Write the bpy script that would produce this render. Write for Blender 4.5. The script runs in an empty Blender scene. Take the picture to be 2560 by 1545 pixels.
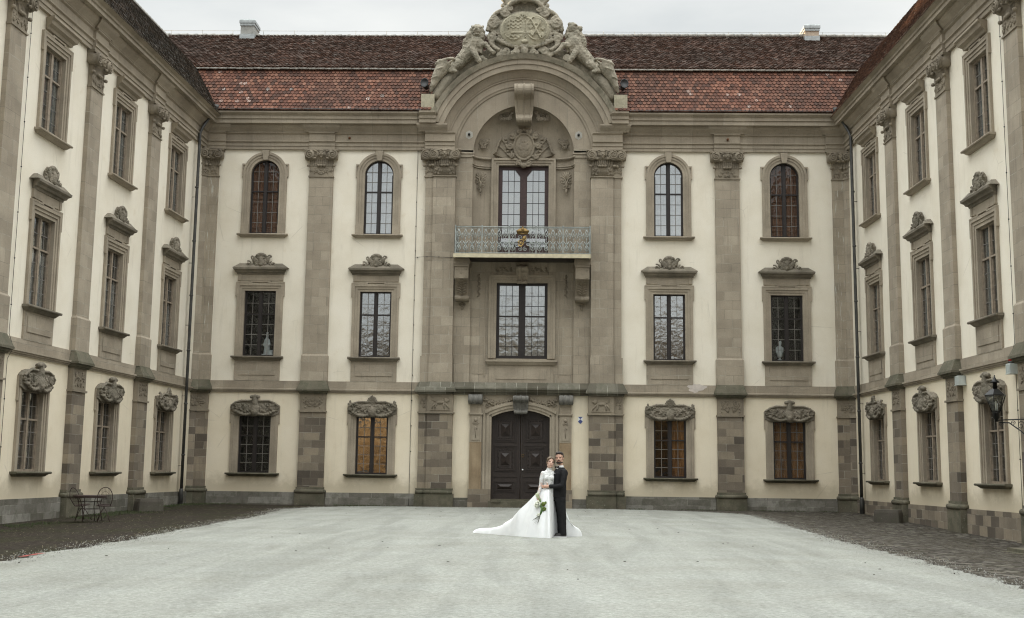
import bpy, math, random
from mathutils import Vector, Matrix, noise
R = math.radians; PI = math.pi
sin, cos = math.sin, math.cos
scene = bpy.context.scene
COL = scene.collection
random.seed(7)

# ------------------------------------------------------------------ mesh builder
class MB:
    def __init__(s): s.v = []; s.f = []; s.sm = []
    def add(s, vs, fs, smooth=False, T=None):
        b = len(s.v)
        if T is not None: vs = [tuple(T @ Vector(p)) for p in vs]
        s.v += vs
        for f in fs: s.f.append(tuple(i + b for i in f)); s.sm.append(smooth)
        return s
    def box(s, x0, x1, y0, y1, z0, z1, T=None):
        if x0 > x1: x0, x1 = x1, x0
        if y0 > y1: y0, y1 = y1, y0
        if z0 > z1: z0, z1 = z1, z0
        vs = [(x, y, z) for x in (x0, x1) for y in (y0, y1) for z in (z0, z1)]
        return s.add(vs, [(0,1,3,2),(4,6,7,5),(0,4,5,1),(2,3,7,6),(0,2,6,4),(1,5,7,3)], False, T)
    def frustum(s, x0, x1, z0, X0, X1, z1, yb, yf0, yf1):
        """box with bottom x0..x1 (front yf0) and top X0..X1 (front yf1), back yb"""
        vs = [(x0,yb,z0),(x1,yb,z0),(x1,yf0,z0),(x0,yf0,z0),(X0,yb,z1),(X1,yb,z1),(X1,yf1,z1),(X0,yf1,z1)]
        return s.add(vs, [(0,1,2,3),(4,7,6,5),(3,2,6,7),(0,3,7,4),(1,5,6,2),(0,4,5,1)])
    def prism(s, pts, y0, y1, T=None, smooth=False):
        """polygon pts (x,z) extruded from y0 (front) to y1 (back)"""
        n = len(pts)
        vs = [(p[0], y0, p[1]) for p in pts] + [(p[0], y1, p[1]) for p in pts]
        fs = [tuple(range(n)), tuple(range(2*n-1, n-1, -1))]
        s.add(vs, fs, False, T)
        b = len(s.v) - 2*n
        for i in range(n):
            j = (i+1) % n
            s.f.append((b+i, b+n+i, b+n+j, b+j)); s.sm.append(smooth)
        return s
    def plan(s, pts, z0, z1):
        n = len(pts)
        vs = [(p[0], p[1], z0) for p in pts] + [(p[0], p[1], z1) for p in pts]
        return s.add(vs, [tuple(range(n))[::-1], tuple(range(n, 2*n))] + [(i,(i+1)%n,n+(i+1)%n,n+i) for i in range(n)])
    def profx(s, pts, x0, x1, mx0=0, mx1=0):
        """profile pts (p,z): p = projection towards the viewer (-y); extruded along x; mitre factors at ends"""
        n = len(pts)
        vs = [(x0 - mx0*p, -p, z) for p, z in pts] + [(x1 + mx1*p, -p, z) for p, z in pts]
        return s.add(vs, [tuple(range(n)), tuple(range(2*n-1, n-1, -1))] + [(i, n+i, n+(i+1)%n, (i+1)%n) for i in range(n)])
    def arc(s, cx, cz, r0, r1, yb, yf0, yf1, a0, a1, n=32):
        """arched band between radii r0,r1; front is yf0 at r0 and yf1 at r1"""
        vs = []
        for i in range(n+1):
            a = a0 + (a1-a0)*i/n; c, q = cos(a), sin(a)
            vs += [(cx+r0*c, yb, cz+r0*q), (cx+r0*c, yf0, cz+r0*q), (cx+r1*c, yf1, cz+r1*q), (cx+r1*c, yb, cz+r1*q)]
        fs = []
        for i in range(n):
            b = 4*i
            for k in range(4): fs.append((b+k, b+(k+1)%4, b+4+(k+1)%4, b+4+k))
        fs += [(3,2,1,0), (4*n, 4*n+1, 4*n+2, 4*n+3)]
        return s.add(vs, fs)
    def tube(s, pts, r, n=6, closed=False, T=None):
        pts = [Vector(p) for p in pts]; m = len(pts)
        rs = r if isinstance(r, (list, tuple)) else [r]*m
        vs = []; up = Vector((0,0,1))
        prev = None
        for i in range(m):
            if closed: t = pts[(i+1) % m] - pts[i-1]
            else: t = pts[min(i+1, m-1)] - pts[max(i-1, 0)]
            if t.length < 1e-9: t = Vector((0,0,1))
            t.normalize()
            if prev is None:
                a = t.cross(Vector((0,1,0)) if abs(t.y) < .9 else up)
            else: a = prev - t*prev.dot(t)
            if a.length < 1e-6: a = t.orthogonal()
            a.normalize(); prev = a; b = t.cross(a)
            for k in range(n):
                q = 2*PI*k/n
                p = pts[i] + (a*cos(q) + b*sin(q))*rs[i]
                vs.append(tuple(p))
        fs = []
        for i in range(m if closed else m-1):
            j = (i+1) % m
            for k in range(n): fs.append((i*n+k, i*n+(k+1)%n, j*n+(k+1)%n, j*n+k))
        if not closed: fs += [tuple(range(n))[::-1], tuple(range((m-1)*n, m*n))]
        return s.add(vs, fs, True, T)
    def ell(s, c, r, nu=10, nv=6, T=None):
        rx, ry, rz = r if isinstance(r, (list, tuple)) else (r, r, r)
        vs = [(c[0], c[1], c[2]-rz)]
        for j in range(1, nv):
            p = -PI/2 + PI*j/nv
            for i in range(nu):
                a = 2*PI*i/nu
                vs.append((c[0]+rx*cos(p)*cos(a), c[1]+ry*cos(p)*sin(a), c[2]+rz*sin(p)))
        vs.append((c[0], c[1], c[2]+rz)); L = len(vs)-1
        fs = [(0, 1+(i+1)%nu, 1+i) for i in range(nu)]
        for j in range(nv-2):
            b = 1+j*nu
            for i in range(nu): fs.append((b+i, b+(i+1)%nu, b+nu+(i+1)%nu, b+nu+i))
        b = 1+(nv-2)*nu
        fs += [(b+i, b+(i+1)%nu, L) for i in range(nu)]
        return s.add(vs, fs, True, T)
    def limb(s, pts, rs, n=10):
        s.tube(pts, list(rs), n)
        for p, r in zip(pts, rs): s.ell(p, r, n, 8)
        return s
    def loft(s, rings, cap=True, smooth=True, T=None):
        n = len(rings[0]); vs = [p for r in rings for p in r]; fs = []
        for i in range(len(rings)-1):
            for k in range(n): fs.append((i*n+k, i*n+(k+1)%n, (i+1)*n+(k+1)%n, (i+1)*n+k))
        if cap: fs += [tuple(range(n))[::-1], tuple(range((len(rings)-1)*n, len(rings)*n))]
        return s.add(vs, fs, smooth, T)
    def lathe(s, prof, c=(0,0,0), n=20, sx=1, sy=1, T=None, rot=0):
        rings = [[(c[0]+r*cos(2*PI*k/n+rot)*sx, c[1]+r*sin(2*PI*k/n+rot)*sy, c[2]+z) for k in range(n)] for r, z in prof]
        return s.loft(rings, True, n > 8, T)
    def grid(s, P, smooth=True, T=None):
        h = len(P); w = len(P[0]); vs = [p for r in P for p in r]
        return s.add(vs, [(i*w+k, i*w+k+1, (i+1)*w+k+1, (i+1)*w+k) for i in range(h-1) for k in range(w-1)], smooth, T)
    def scroll(s, cx, cz, y, r, turns=1.6, a0=0., d=1, th=.02, end=.16, n=6):
        m = int(10*turns)+2; pts = []; rr = []
        for i in range(m):
            t = i/(m-1); a = a0 + d*2*PI*turns*t; q = r*((1-t) + end*t)
            pts.append((cx+q*cos(a), y - t*th*.6, cz+q*sin(a))); rr.append(th*(1-.35*t))
        s.tube(pts, rr, n); s.ell((cx, y-th*.6, cz), (r*end*1.1, th*1.3, r*end*1.1), 6, 4)
        return s
    def mesh(s, name):
        me = bpy.data.meshes.new(name); me.from_pydata(s.v, [], s.f)
        me.polygons.foreach_set('use_smooth', s.sm); me.update(); return me

def link(name, data, mat=None, parent=None, loc=None, rot=None):
    o = bpy.data.objects.new(name, data); COL.objects.link(o)
    if mat is not None and data is not None and not data.materials: data.materials.append(mat)
    if parent is not None: o.parent = parent
    if loc: o.location = loc
    if rot: o.rotation_euler = rot
    return o
def obj(name, mb, mat, parent=None, loc=None, rot=None): 
    return link(name, mb.mesh(name), mat, parent, loc, rot)
def tag(o, label=None, cat=None, group=None, kind=None):
    if label: o['label'] = label
    if cat: o['category'] = cat
    if group: o['group'] = group
    if kind: o['kind'] = kind
    return o
def empty(name, loc=(0,0,0), rz=0):
    o = bpy.data.objects.new(name, None); COL.objects.link(o); o.location = loc; o.rotation_euler = (0,0,rz); o.empty_display_size = .3
    return o
def copy_tree(o, parent=None):
    c = o.copy(); COL.objects.link(c); c.parent = parent
    for ch in list(o.children): copy_tree(ch, c)
    return c
def sculpt(name, mb, mat, parent=None, voxel=.02, smooth=2, loc=None, rot=None, disp=0., dsize=.1, normalfix=True):
    """fuse overlapping closed volumes into one continuous skin"""
    import bmesh
    me = mb.mesh(name)
    bm = bmesh.new(); bm.from_mesh(me); bmesh.ops.recalc_face_normals(bm, faces=bm.faces); bm.to_mesh(me); bm.free()
    o = bpy.data.objects.new('tmp', me); COL.objects.link(o)
    m = o.modifiers.new('r', 'REMESH'); m.mode = 'VOXEL'; m.voxel_size = voxel; m.use_smooth_shade = True
    if smooth:
        m = o.modifiers.new('s', 'SMOOTH'); m.iterations = smooth; m.factor = .5
    dg = bpy.context.evaluated_depsgraph_get(); dg.update()
    me2 = bpy.data.meshes.new_from_object(o.evaluated_get(dg)); me2.name = name
    bpy.data.objects.remove(o); bpy.data.meshes.remove(me)
    if disp:
        n = [v.normal.copy() for v in me2.vertices]
        for v, q in zip(me2.vertices, n):
            v.co += q*disp*(noise.noise(v.co/dsize) + .5*noise.noise(v.co/dsize*2.3))
    me2.polygons.foreach_set('use_smooth', [True]*len(me2.polygons)); me2.update()
    me2.materials.clear()
    return link(name, me2, mat, parent, loc, rot)

# ------------------------------------------------------------------ materials
class NT:
    def __init__(s, name):
        s.m = bpy.data.materials.new(name); s.m.use_nodes = True; s.t = s.m.node_tree
        s.b = s.t.nodes['Principled BSDF']; s.out = s.t.nodes['Material Output']
    def n(s, typ, **kw):
        x = s.t.nodes.new('ShaderNode'+typ)
        for k, v in kw.items():
            if k.startswith('i_'): s.put(x.inputs[k[2:].replace('_', ' ')], v)
            else: setattr(x, k, v)
        return x
    def put(s, inp, v):
        if isinstance(v, bpy.types.NodeSocket): s.t.links.new(v, inp)
        elif isinstance(v, (tuple, list)) and len(v) == 3 and inp.type == 'RGBA': inp.default_value = (*v, 1)
        else: inp.default_value = v
    def math(s, op, a, b=0., c=0., clamp=False):
        x = s.n('Math', operation=op, use_clamp=clamp); s.put(x.inputs[0], a); s.put(x.inputs[1], b); s.put(x.inputs[2], c); return x.outputs[0]
    def noise(s, vec, scale, detail=4, rough=.55, dist=0.):
        x = s.n('TexNoise'); s.put(x.inputs['Vector'], vec); s.put(x.inputs['Scale'], scale); s.put(x.inputs['Detail'], detail)
        s.put(x.inputs['Roughness'], rough); s.put(x.inputs['Distortion'], dist); return x.outputs['Fac']
    def ramp(s, fac, stops, interp='LINEAR'):
        x = s.n('ValToRGB'); e = x.color_ramp.elements; x.color_ramp.interpolation = interp
        while len(e) < len(stops): e.new(.5)
        for k, (p, c) in enumerate(stops):
            e[k].position = p; e[k].color = (c, c, c, 1) if isinstance(c, (int, float)) else (*c, 1)
        s.put(x.inputs[0], fac); return x.outputs[0]
    def mix(s, f, a, b, mode='MIX'):
        x = s.n('Mix', data_type='RGBA', blend_type=mode); s.put(x.inputs[0], f); s.put(x.inputs[6], a); s.put(x.inputs[7], b); return x.outputs[2]
    def coord(s, out='Object', scale=None, rand=True):
        v = s.n('TexCoord').outputs[out]
        if rand:
            oi = s.n('ObjectInfo').outputs['Random']
            c = s.n('CombineXYZ'); s.put(c.inputs[0], s.math('MULTIPLY', oi, 37.)); s.put(c.inputs[2], s.math('MULTIPLY', s.math('FLOOR', s.math('MULTIPLY', oi, 90.)), .38))
            a = s.n('VectorMath', operation='ADD'); s.put(a.inputs[0], v); s.put(a.inputs[1], c.outputs[0]); v = a.outputs[0]
        if scale:
            a = s.n('VectorMath', operation='MULTIPLY'); s.put(a.inputs[0], v); s.put(a.inputs[1], scale); v = a.outputs[0]
        return v
    def bump(s, h, strength=.4, dist=.02, normal=None):
        x = s.n('Bump'); s.put(x.inputs['Strength'], strength); s.put(x.inputs['Distance'], dist); s.put(x.inputs['Height'], h)
        if normal: s.put(x.inputs['Normal'], normal)
        return x.outputs[0]
    def fin(s, col=None, rough=.8, normal=None, spec=None, metal=None):
        if col is not None: s.put(s.b.inputs['Base Color'], col)
        s.put(s.b.inputs['Roughness'], rough)
        if normal is not None: s.put(s.b.inputs['Normal'], normal)
        if spec is not None: s.put(s.b.inputs['Specular IOR Level'], spec)
        if metal is not None: s.put(s.b.inputs['Metallic'], metal)
        return s.m

def swizzle(t, v):
    a = t.n('SeparateXYZ'); t.put(a.inputs[0], v); c = t.n('CombineXYZ')
    t.put(c.inputs[0], a.outputs[0]); t.put(c.inputs[1], a.outputs[2]); return c.outputs[0]

def stone(name, ramp, bw=.62, rh=.38, stain=.5, moss=0., mortar=.75, blocks=True, bumpy=1.):
    t = NT(name); v = t.coord()
    if blocks:
        br = t.n('TexBrick', offset=.5, squash=1.0); t.put(br.inputs['Vector'], swizzle(t, v))
        for k, c in (('Color1', (0,0,0)), ('Color2', (1,1,1)), ('Mortar', (.5,.5,.5))): t.put(br.inputs[k], c)
        t.put(br.inputs['Scale'], 1.); t.put(br.inputs['Mortar Size'], .008); t.put(br.inputs['Brick Width'], bw); t.put(br.inputs['Row Height'], rh)
        t.put(br.inputs['Mortar Smooth'], .3)
        base = t.ramp(br.outputs['Color'], ramp)
        mm = t.ramp(t.noise(v, 1.7, 3), [(.42, 0), (.62, 1)])
    else:
        base = t.ramp(t.noise(v, 1.3, 3), [(.25+.5*p, c) for p, c in ramp])
    big = t.ramp(t.noise(v, .9, 5, .6), [(.3, .78), (.7, 1.14)])
    col = t.mix(1., base, big, 'MULTIPLY')
    fine = t.ramp(t.noise(v, 28, 5, .7), [(.3, .74), (.72, 1.2)])
    col = t.mix(stain, col, t.mix(1., col, fine, 'MULTIPLY'))
    # thin vertical weather streaks
    sv = t.coord(scale=(9., 9., .35)); st = t.ramp(t.noise(sv, 1.2, 4, .6), [(.56, 0), (.78, 1)])
    col = t.mix(t.math('MULTIPLY', st, .38), col, (.105,.092,.072))
    if blocks:
        mf = t.math('MULTIPLY', br.outputs['Fac'], t.math('MULTIPLY', mm, mortar))
        col = t.mix(mf, col, (.40,.39,.33))
        dk = t.math('MULTIPLY', br.outputs['Fac'], t.math('MULTIPLY', t.math('SUBTRACT', 1., mm), .45))
        col = t.mix(dk, col, (.09,.085,.07))
    if moss:
        mo = t.ramp(t.noise(v, 3.1, 6, .7), [(.46, 0), (.6, 1)])
        col = t.mix(t.math('MULTIPLY', mo, moss), col, (.075,.078,.052))
        li = t.ramp(t.noise(v, 17, 2, .5), [(.68, 0), (.72, 1)])
        col = t.mix(t.math('MULTIPLY', li, moss*.6), col, (.34,.36,.30))
    h = t.noise(v, 22, 6, .7)
    if blocks: h = t.math('SUBTRACT', h, t.math('MULTIPLY', br.outputs['Fac'], .9))
    return t.fin(col, .9, t.bump(h, .35*bumpy, .02), .25)

def simple(name, col, rough=.7, var=.15, scale=12., bump=0., metal=0., spec=None):
    t = NT(name); v = t.coord()
    f = t.ramp(t.noise(v, scale, 4), [(.3, 1-var), (.7, 1+var)])
    c = t.mix(1., col, f, 'MULTIPLY')
    return t.fin(c, rough, t.bump(t.noise(v, scale*3, 4), bump, .01) if bump else None, spec, metal)

G = {}
up = [(0, (.295,.254,.197)), (.3, (.325,.281,.219)), (.7, (.338,.293,.228)), (1, (.375,.327,.257))]
G['stone'] = stone('facade_sandstone', up)
G['stone_plain'] = stone('moulded_sandstone', up, 1.15, 3.0, mortar=.5, blocks=False)
G['stone_course'] = stone('coursed_sandstone', up, 1.25, 5.0, mortar=.6)
lo = [(0, (.10,.085,.068)), (.25, (.155,.130,.102)), (.5, (.212,.180,.140)), (.75, (.25,.212,.160)), (1, (.29,.245,.182))]
G['stone_low'] = stone('patchwork_sandstone', lo, .62, .30)
G['carved'] = stone('carved_sandstone', [(0, (.20,.172,.132)), (1, (.29,.25,.19))], blocks=False, bumpy=1.8)
G['carved_dark'] = stone('weathered_carving', [(0, (.15,.132,.104)), (1, (.255,.225,.178))], blocks=False, moss=.30, bumpy=2.)
G['mossy'] = stone('mossy_coping', [(0, (.10,.092,.066)), (1, (.17,.155,.115))], blocks=False, moss=.6, bumpy=2.)
G['mossy_course'] = stone('mossy_blocks', [(0, (.10,.09,.068)), (.5, (.15,.14,.11)), (1, (.19,.18,.145))], .42, 2.0, moss=.35, mortar=1.3)
G['crest'] = stone('crest_stone', [(0, (.26,.235,.185)), (1, (.42,.38,.30))], blocks=False, moss=.42, bumpy=2.4)
G['crest_pale'] = stone('crest_field', [(0, (.33,.31,.235)), (1, (.46,.42,.31))], blocks=False, moss=.25, bumpy=1.6)
G['plinth'] = stone('plinth_stone', [(0, (.13,.12,.10)), (.5, (.20,.19,.165)), (1, (.28,.27,.24))], .9, .26, moss=.45)
def plaster():
    t = NT('cream_plaster'); v = t.coord(rand=False)
    f = t.ramp(t.noise(v, .6, 6, .65), [(.30, (.70,.645,.53)), (.5, (.76,.71,.60)), (.72, (.80,.755,.655))])
    # plaster below the string course is tinted slightly more ochre
    sx = t.n('SeparateXYZ'); t.put(sx.inputs[0], v); low = t.math('LESS_THAN', sx.outputs[2], 4.6)
    f = t.mix(low, f, t.mix(1., f, (.985,.95,.885), 'MULTIPLY'))
    g = t.ramp(t.noise(v, 38, 4, .7), [(.3, .93), (.7, 1.05)])
    c = t.mix(1., f, g, 'MULTIPLY')
    st = t.ramp(t.noise(t.coord(scale=(3.2,3.2,.30), rand=False), 1.1, 6, .7), [(.56, 0), (.76, 1)])
    c = t.mix(t.math('MULTIPLY', st, .36), c, (.42,.38,.30))
    vc = t.n('TexVoronoi', feature='DISTANCE_TO_EDGE'); t.put(vc.inputs['Vector'], v); t.put(vc.inputs['Scale'], .55)
    ck = t.math('MULTIPLY', t.math('LESS_THAN', vc.outputs['Distance'], .006), t.ramp(t.noise(v, .7, 3), [(.56, 0), (.66, .28)])); c = t.mix(ck, c, (.30,.27,.22))
    oc = t.ramp(t.noise(v, 1.5, 5, .7), [(.60, 0), (.72, 1)])
    c = t.mix(t.math('MULTIPLY', oc, .22), c, (.52,.40,.24))
    hi = t.math('ADD', sx.outputs[2], t.math('MULTIPLY', t.noise(v, 1.3, 6, .75), -1.5)); sp = t.ramp(hi, [(0, .5), (.42, 0)]); c = t.mix(sp, c, (.40,.345,.24))
    return t.fin(c, .92, t.bump(t.noise(v, 30, 6, .7), .25, .015), .2)
G['plaster'] = plaster()
def tiles(name, stops, lichen, lcol=(.55,.55,.52), patch=None):
    t = NT(name); v = t.coord(rand=False); r = t.n('NewGeometry').outputs['Random Per Island']
    c = t.ramp(r, stops)
    big = t.noise(v, .5, 4, .6)
    c = t.mix(t.ramp(big, [(.4, 0.), (.68, .6)]), c, patch or (.07,.042,.032))
    r2 = t.math('FRACT', t.math('MULTIPLY', r, 57.31))
    spot = t.math('MULTIPLY', t.math('GREATER_THAN', r2, 1-lichen), t.ramp(t.noise(v, 34, 2), [(.54, 0), (.60, 1)]))
    c = t.mix(spot, c, lcol)
    fn = t.ramp(t.noise(v, 30, 4, .7), [(.3, .72), (.7, 1.2)])
    c = t.mix(1., c, fn, 'MULTIPLY')
    return t.fin(c, .85, t.bump(t.noise(v, 50, 4), .3, .01), .25)
G['tile_red'] = tiles('red_clay_tiles', [(0, (.065,.038,.030)), (.3, (.12,.056,.040)), (.6, (.165,.074,.050)), (.85, (.21,.098,.065)), (1, (.25,.13,.09))], .012)
G['tile_dark'] = tiles('dark_clay_tiles', [(0, (.072,.046,.035)), (.4, (.092,.055,.040)), (.75, (.115,.064,.045)), (1, (.145,.08,.056))], .08, (.30,.29,.26), (.070,.053,.042))
G['tile_grey'] = tiles('weathered_grey_tiles', [(0, (.04,.034,.027)), (.5, (.075,.06,.047)), (1, (.12,.092,.07))], .08, (.3,.3,.27), (.05,.045,.035))
G['tile_mix'] = tiles('brown_red_tiles', [(0, (.08,.05,.038)), (.5, (.145,.08,.057)), (1, (.24,.135,.092))], .03, (.4,.38,.33))
G['ridge'] = simple('lichen_ridge_tiles', (.30,.29,.26), .9, .4, 9, .4)
G['lead'] = simple('dull_zinc', (.10,.10,.098), .55, .25, 6, .1, .4)
G['pipe'] = simple('dark_zinc_pipe', (.055,.055,.052), .5, .35, 5, .1, .3)
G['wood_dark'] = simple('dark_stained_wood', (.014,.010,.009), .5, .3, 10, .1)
G['wood_red'] = simple('dark_red_painted_wood', (.045,.022,.02), .45, .3, 10, .1)
G['wood_light'] = simple('pale_weathered_oak', (.255,.21,.16), .6, .25, 10, .1)
G['lead_bar'] = simple('lead_glazing_bars', (.16,.15,.135), .6, .2, 10)
G['door'] = simple('dark_brown_door', (.020,.0125,.0095), .55, .35, 14, .25)
G['iron'] = simple('black_iron', (.012,.012,.012), .45, .2, 10, 0, .3)
G['iron_rust'] = simple('rusty_wire', (.045,.028,.022), .7, .3, 20)
G['rail'] = simple('pale_grey_painted_iron', (.28,.305,.29), .5, .25, 8, .1)
G['gold'] = simple('tarnished_gilding', (.46,.31,.11), .35, .25, 10, .1, .8)
G['brass'] = simple('old_brass', (.20,.13,.05), .45, .3, 10, .1, .8)
G['cream_paint'] = simple('cream_painted_edge', (.52,.47,.33), .6, .15, 6)
G['black'] = simple('dark_room', (.010,.0095,.009), .9, .2, 2)
G['white'] = simple('white_marble', (.72,.74,.74), .5, .05, 6)
G['grey_box'] = simple('pale_plastic_housing', (.46,.50,.48), .5, .08, 6)
G['red'] = simple('red_plastic_dome', (.42,.03,.02), .3, .1, 6)
def glass(name, refl, tint=(.9,.92,.92), wob=.02):
    t = NT(name); nt = t.t; v = t.coord()
    nrm = t.bump(t.noise(v, 3.2, 2), wob*10, .05)
    gl = t.n('BsdfGlossy'); t.put(gl.inputs['Color'], (.95,.96,.97)); t.put(gl.inputs['Roughness'], .03); t.put(gl.inputs['Normal'], nrm)
    tr = t.n('BsdfTransparent'); t.put(tr.inputs['Color'], tint)
    lw = t.n('LayerWeight'); t.put(lw.inputs['Blend'], .35)
    f = t.math('ADD', refl, t.math('MULTIPLY', lw.outputs['Fresnel'], .5), clamp=True)
    mx = t.n('MixShader'); t.put(mx.inputs[0], f); nt.links.new(tr.outputs[0], mx.inputs[1]); nt.links.new(gl.outputs[0], mx.inputs[2])
    nt.links.new(mx.outputs[0], t.out.inputs[0]); nt.nodes.remove(t.b); return t.m
G['glass'] = glass('old_window_glass', .012)
G['glass_mirror'] = glass('bright_reflecting_glass', .28, wob=.014)
G['glass_gold'] = glass('warm_reflecting_glass', .38, wob=.012)
G['glass_sky'] = glass('sky_reflecting_glass', .30, wob=.006)
G['glass_wing'] = glass('wing_window_glass', .10, wob=.01)
G['glass_lamp'] = glass('lantern_glass', .03, (.82,.84,.8))
def cloth(name, c1, c2, sc=9., band=1.5):
    t = NT(name); v = t.coord(scale=(sc, 1, band))
    c = t.ramp(t.noise(v, 2., 3), [(.35, c1), (.65, c2)]); return t.fin(c, .9, t.bump(t.noise(v, 2., 2), .6, .1))
G['curtain_white'] = cloth('white_roller_blind', (.52,.52,.52), (.66,.66,.665), 3., 3.)
G['curtain_grey'] = cloth('grey_net_curtain', (.34,.37,.36), (.52,.55,.54))
G['curtain_orange'] = cloth('amber_curtain', (.15,.06,.022), (.38,.18,.07), 6., .6)
def reflected_roof():  # mirror image of the red roof, painted as brown planks behind the pane
    t = NT('red_roof_reflection'); v = t.coord()
    w = t.n('TexBrick', offset=0.); t.put(w.inputs['Vector'], swizzle(t, v)); t.put(w.inputs['Scale'], 1.); t.put(w.inputs['Brick Width'], .145); t.put(w.inputs['Row Height'], 6.); t.put(w.inputs['Mortar Size'], .006)
    for k, c in (('Color1', (.17,.072,.042)), ('Color2', (.27,.125,.072)), ('Mortar', (.02,.01,.008))): t.put(w.inputs[k], c)
    f = t.ramp(t.noise(t.coord(scale=(12,12,1.2)), 2., 5), [(.3, .6), (.7, 1.25)])
    return t.fin(t.mix(1., w.outputs['Color'], f, 'MULTIPLY'), .7, t.bump(w.outputs['Fac'], -.5, .02))
G['reflected_roof'] = reflected_roof()
def gravel():
    t = NT('pale_gravel'); v = t.coord(rand=False)
    a = t.ramp(t.noise(v, 16, 5, .85), [(.33, (.200,.205,.184)), (.5, (.290,.296,.270)), (.66, (.380,.388,.358))])
    a2 = t.ramp(t.noise(v, 55, 3, .8), [(.3, .80), (.7, 1.20)])
    b = t.ramp(t.noise(v, .55, 7, .7, .3), [(.34, (.87,.865,.84)), (.5, (.96,.965,.955)), (.68, (1.04,1.05,1.055))])
    c = t.mix(1., t.mix(1., a, a2, 'MULTIPLY'), b, 'MULTIPLY')
    tr = t.ramp(t.noise(t.coord(scale=(1.5,.16,1.), rand=False), 1., 3, .5, .8), [(.38, .90), (.5, 1.0), (.62, 1.07)]); c = t.mix(1., c, tr, 'MULTIPLY')
    d = t.ramp(t.noise(v, 2.6, 8, .85), [(.57, 0), (.68, 1)])
    c = t.mix(t.math('MULTIPLY', d, .42), c, (.20,.185,.15))
    e = t.ramp(t.noise(v, 14, 2, .5), [(.70, 0), (.75, 1)])
    c = t.mix(t.math('MULTIPLY', e, .5), c, (.12,.105,.085))
    h = t.math('ADD', t.noise(v, 40, 4, .8), t.math('MULTIPLY', t.noise(v, 3., 4, .6), 1.5))
    return t.fin(c, .95, t.bump(h, .8, .03), .15)
G['gravel'] = gravel()
def earth():
    t = NT('mossy_earth'); v = t.coord(rand=False)
    a = t.ramp(t.noise(v, 9, 8, .8), [(.35, (.012,.010,.008)), (.52, (.038,.031,.025)), (.70, (.10,.085,.068))])
    m = t.ramp(t.noise(v, .55, 5, .7), [(.45, 0), (.62, 1)])
    c = t.mix(t.math('MULTIPLY', m, .75), a, t.mix(1., a, (.85,1.08,.62), 'MULTIPLY'))
    l = t.ramp(t.noise(t.coord(scale=(1,2.5,1), rand=False), 26, 3, .6), [(.70, 0), (.74, 1)])
    c = t.mix(t.math('MULTIPLY', l, .6), c, (.22,.18,.12))
    return t.fin(c, .95, t.bump(t.noise(v, 12, 8, .8), .9, .06), .1)
G['earth'] = earth()
def cobble():
    t = NT('worn_cobbles'); v = t.coord(rand=False)
    vo = t.n('TexVoronoi', feature='F1'); t.put(vo.inputs['Vector'], t.coord(scale=(4.2,6.5,1), rand=False)); t.put(vo.inputs['Scale'], 1.)
    ve = t.n('TexVoronoi', feature='DISTANCE_TO_EDGE'); t.put(ve.inputs['Vector'], t.coord(scale=(4.2,6.5,1), rand=False)); t.put(ve.inputs['Scale'], 1.)
    bw = t.n('RGBToBW'); t.put(bw.inputs[0], vo.outputs['Color'])
    a = t.ramp(bw.outputs[0], [(.2, (.05,.043,.036)), (.5, (.11,.098,.084)), (.8, (.21,.195,.17))])
    e = t.ramp(ve.outputs['Distance'], [(.03, 0), (.13, 1)])
    c = t.mix(e, (.022,.018,.013), a)
    g = t.ramp(t.noise(v, 1.2, 7, .75), [(.45, 0), (.62, 1)])
    c = t.mix(t.math('MULTIPLY', g, .55), c, (.065,.058,.035))
    c = t.mix(1., c, t.ramp(t.noise(v, 20, 5, .8), [(.3, .6), (.7, 1.4)]), 'MULTIPLY')
    h = t.math('ADD', t.math('MULTIPLY', e, 1.2), t.noise(v, 16, 6, .8))
    return t.fin(c, .85, t.bump(h, .9, .05), .2)
G['cobble'] = cobble()

def streaked():
    m = G['stone'].copy(); m.name = 'bird_streaked_sandstone'; nt = m.node_tree; b = nt.nodes['Principled BSDF']; src = b.inputs['Base Color'].links[0].from_socket
    tc = nt.nodes.new('ShaderNodeTexCoord'); mp = nt.nodes.new('ShaderNodeMapping'); mp.inputs['Scale'].default_value = (24, 24, 1.3); nt.links.new(tc.outputs['Object'], mp.inputs[0])
    n = nt.nodes.new('ShaderNodeTexNoise'); n.inputs['Scale'].default_value = 1.; n.inputs['Detail'].default_value = 5; n.inputs['Roughness'].default_value = .7; nt.links.new(mp.outputs[0], n.inputs['Vector'])
    r = nt.nodes.new('ShaderNodeValToRGB'); r.color_ramp.elements[0].position = .60; r.color_ramp.elements[1].position = .70; nt.links.new(n.outputs['Fac'], r.inputs[0])
    x = nt.nodes.new('ShaderNodeMix'); x.data_type = 'RGBA'; nt.links.new(r.outputs[0], x.inputs[0]); nt.links.new(src, x.inputs[6]); x.inputs[7].default_value = (.62,.64,.60,1); nt.links.new(x.outputs[2], b.inputs['Base Color'])
    return m
G['streaked'] = streaked()
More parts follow.
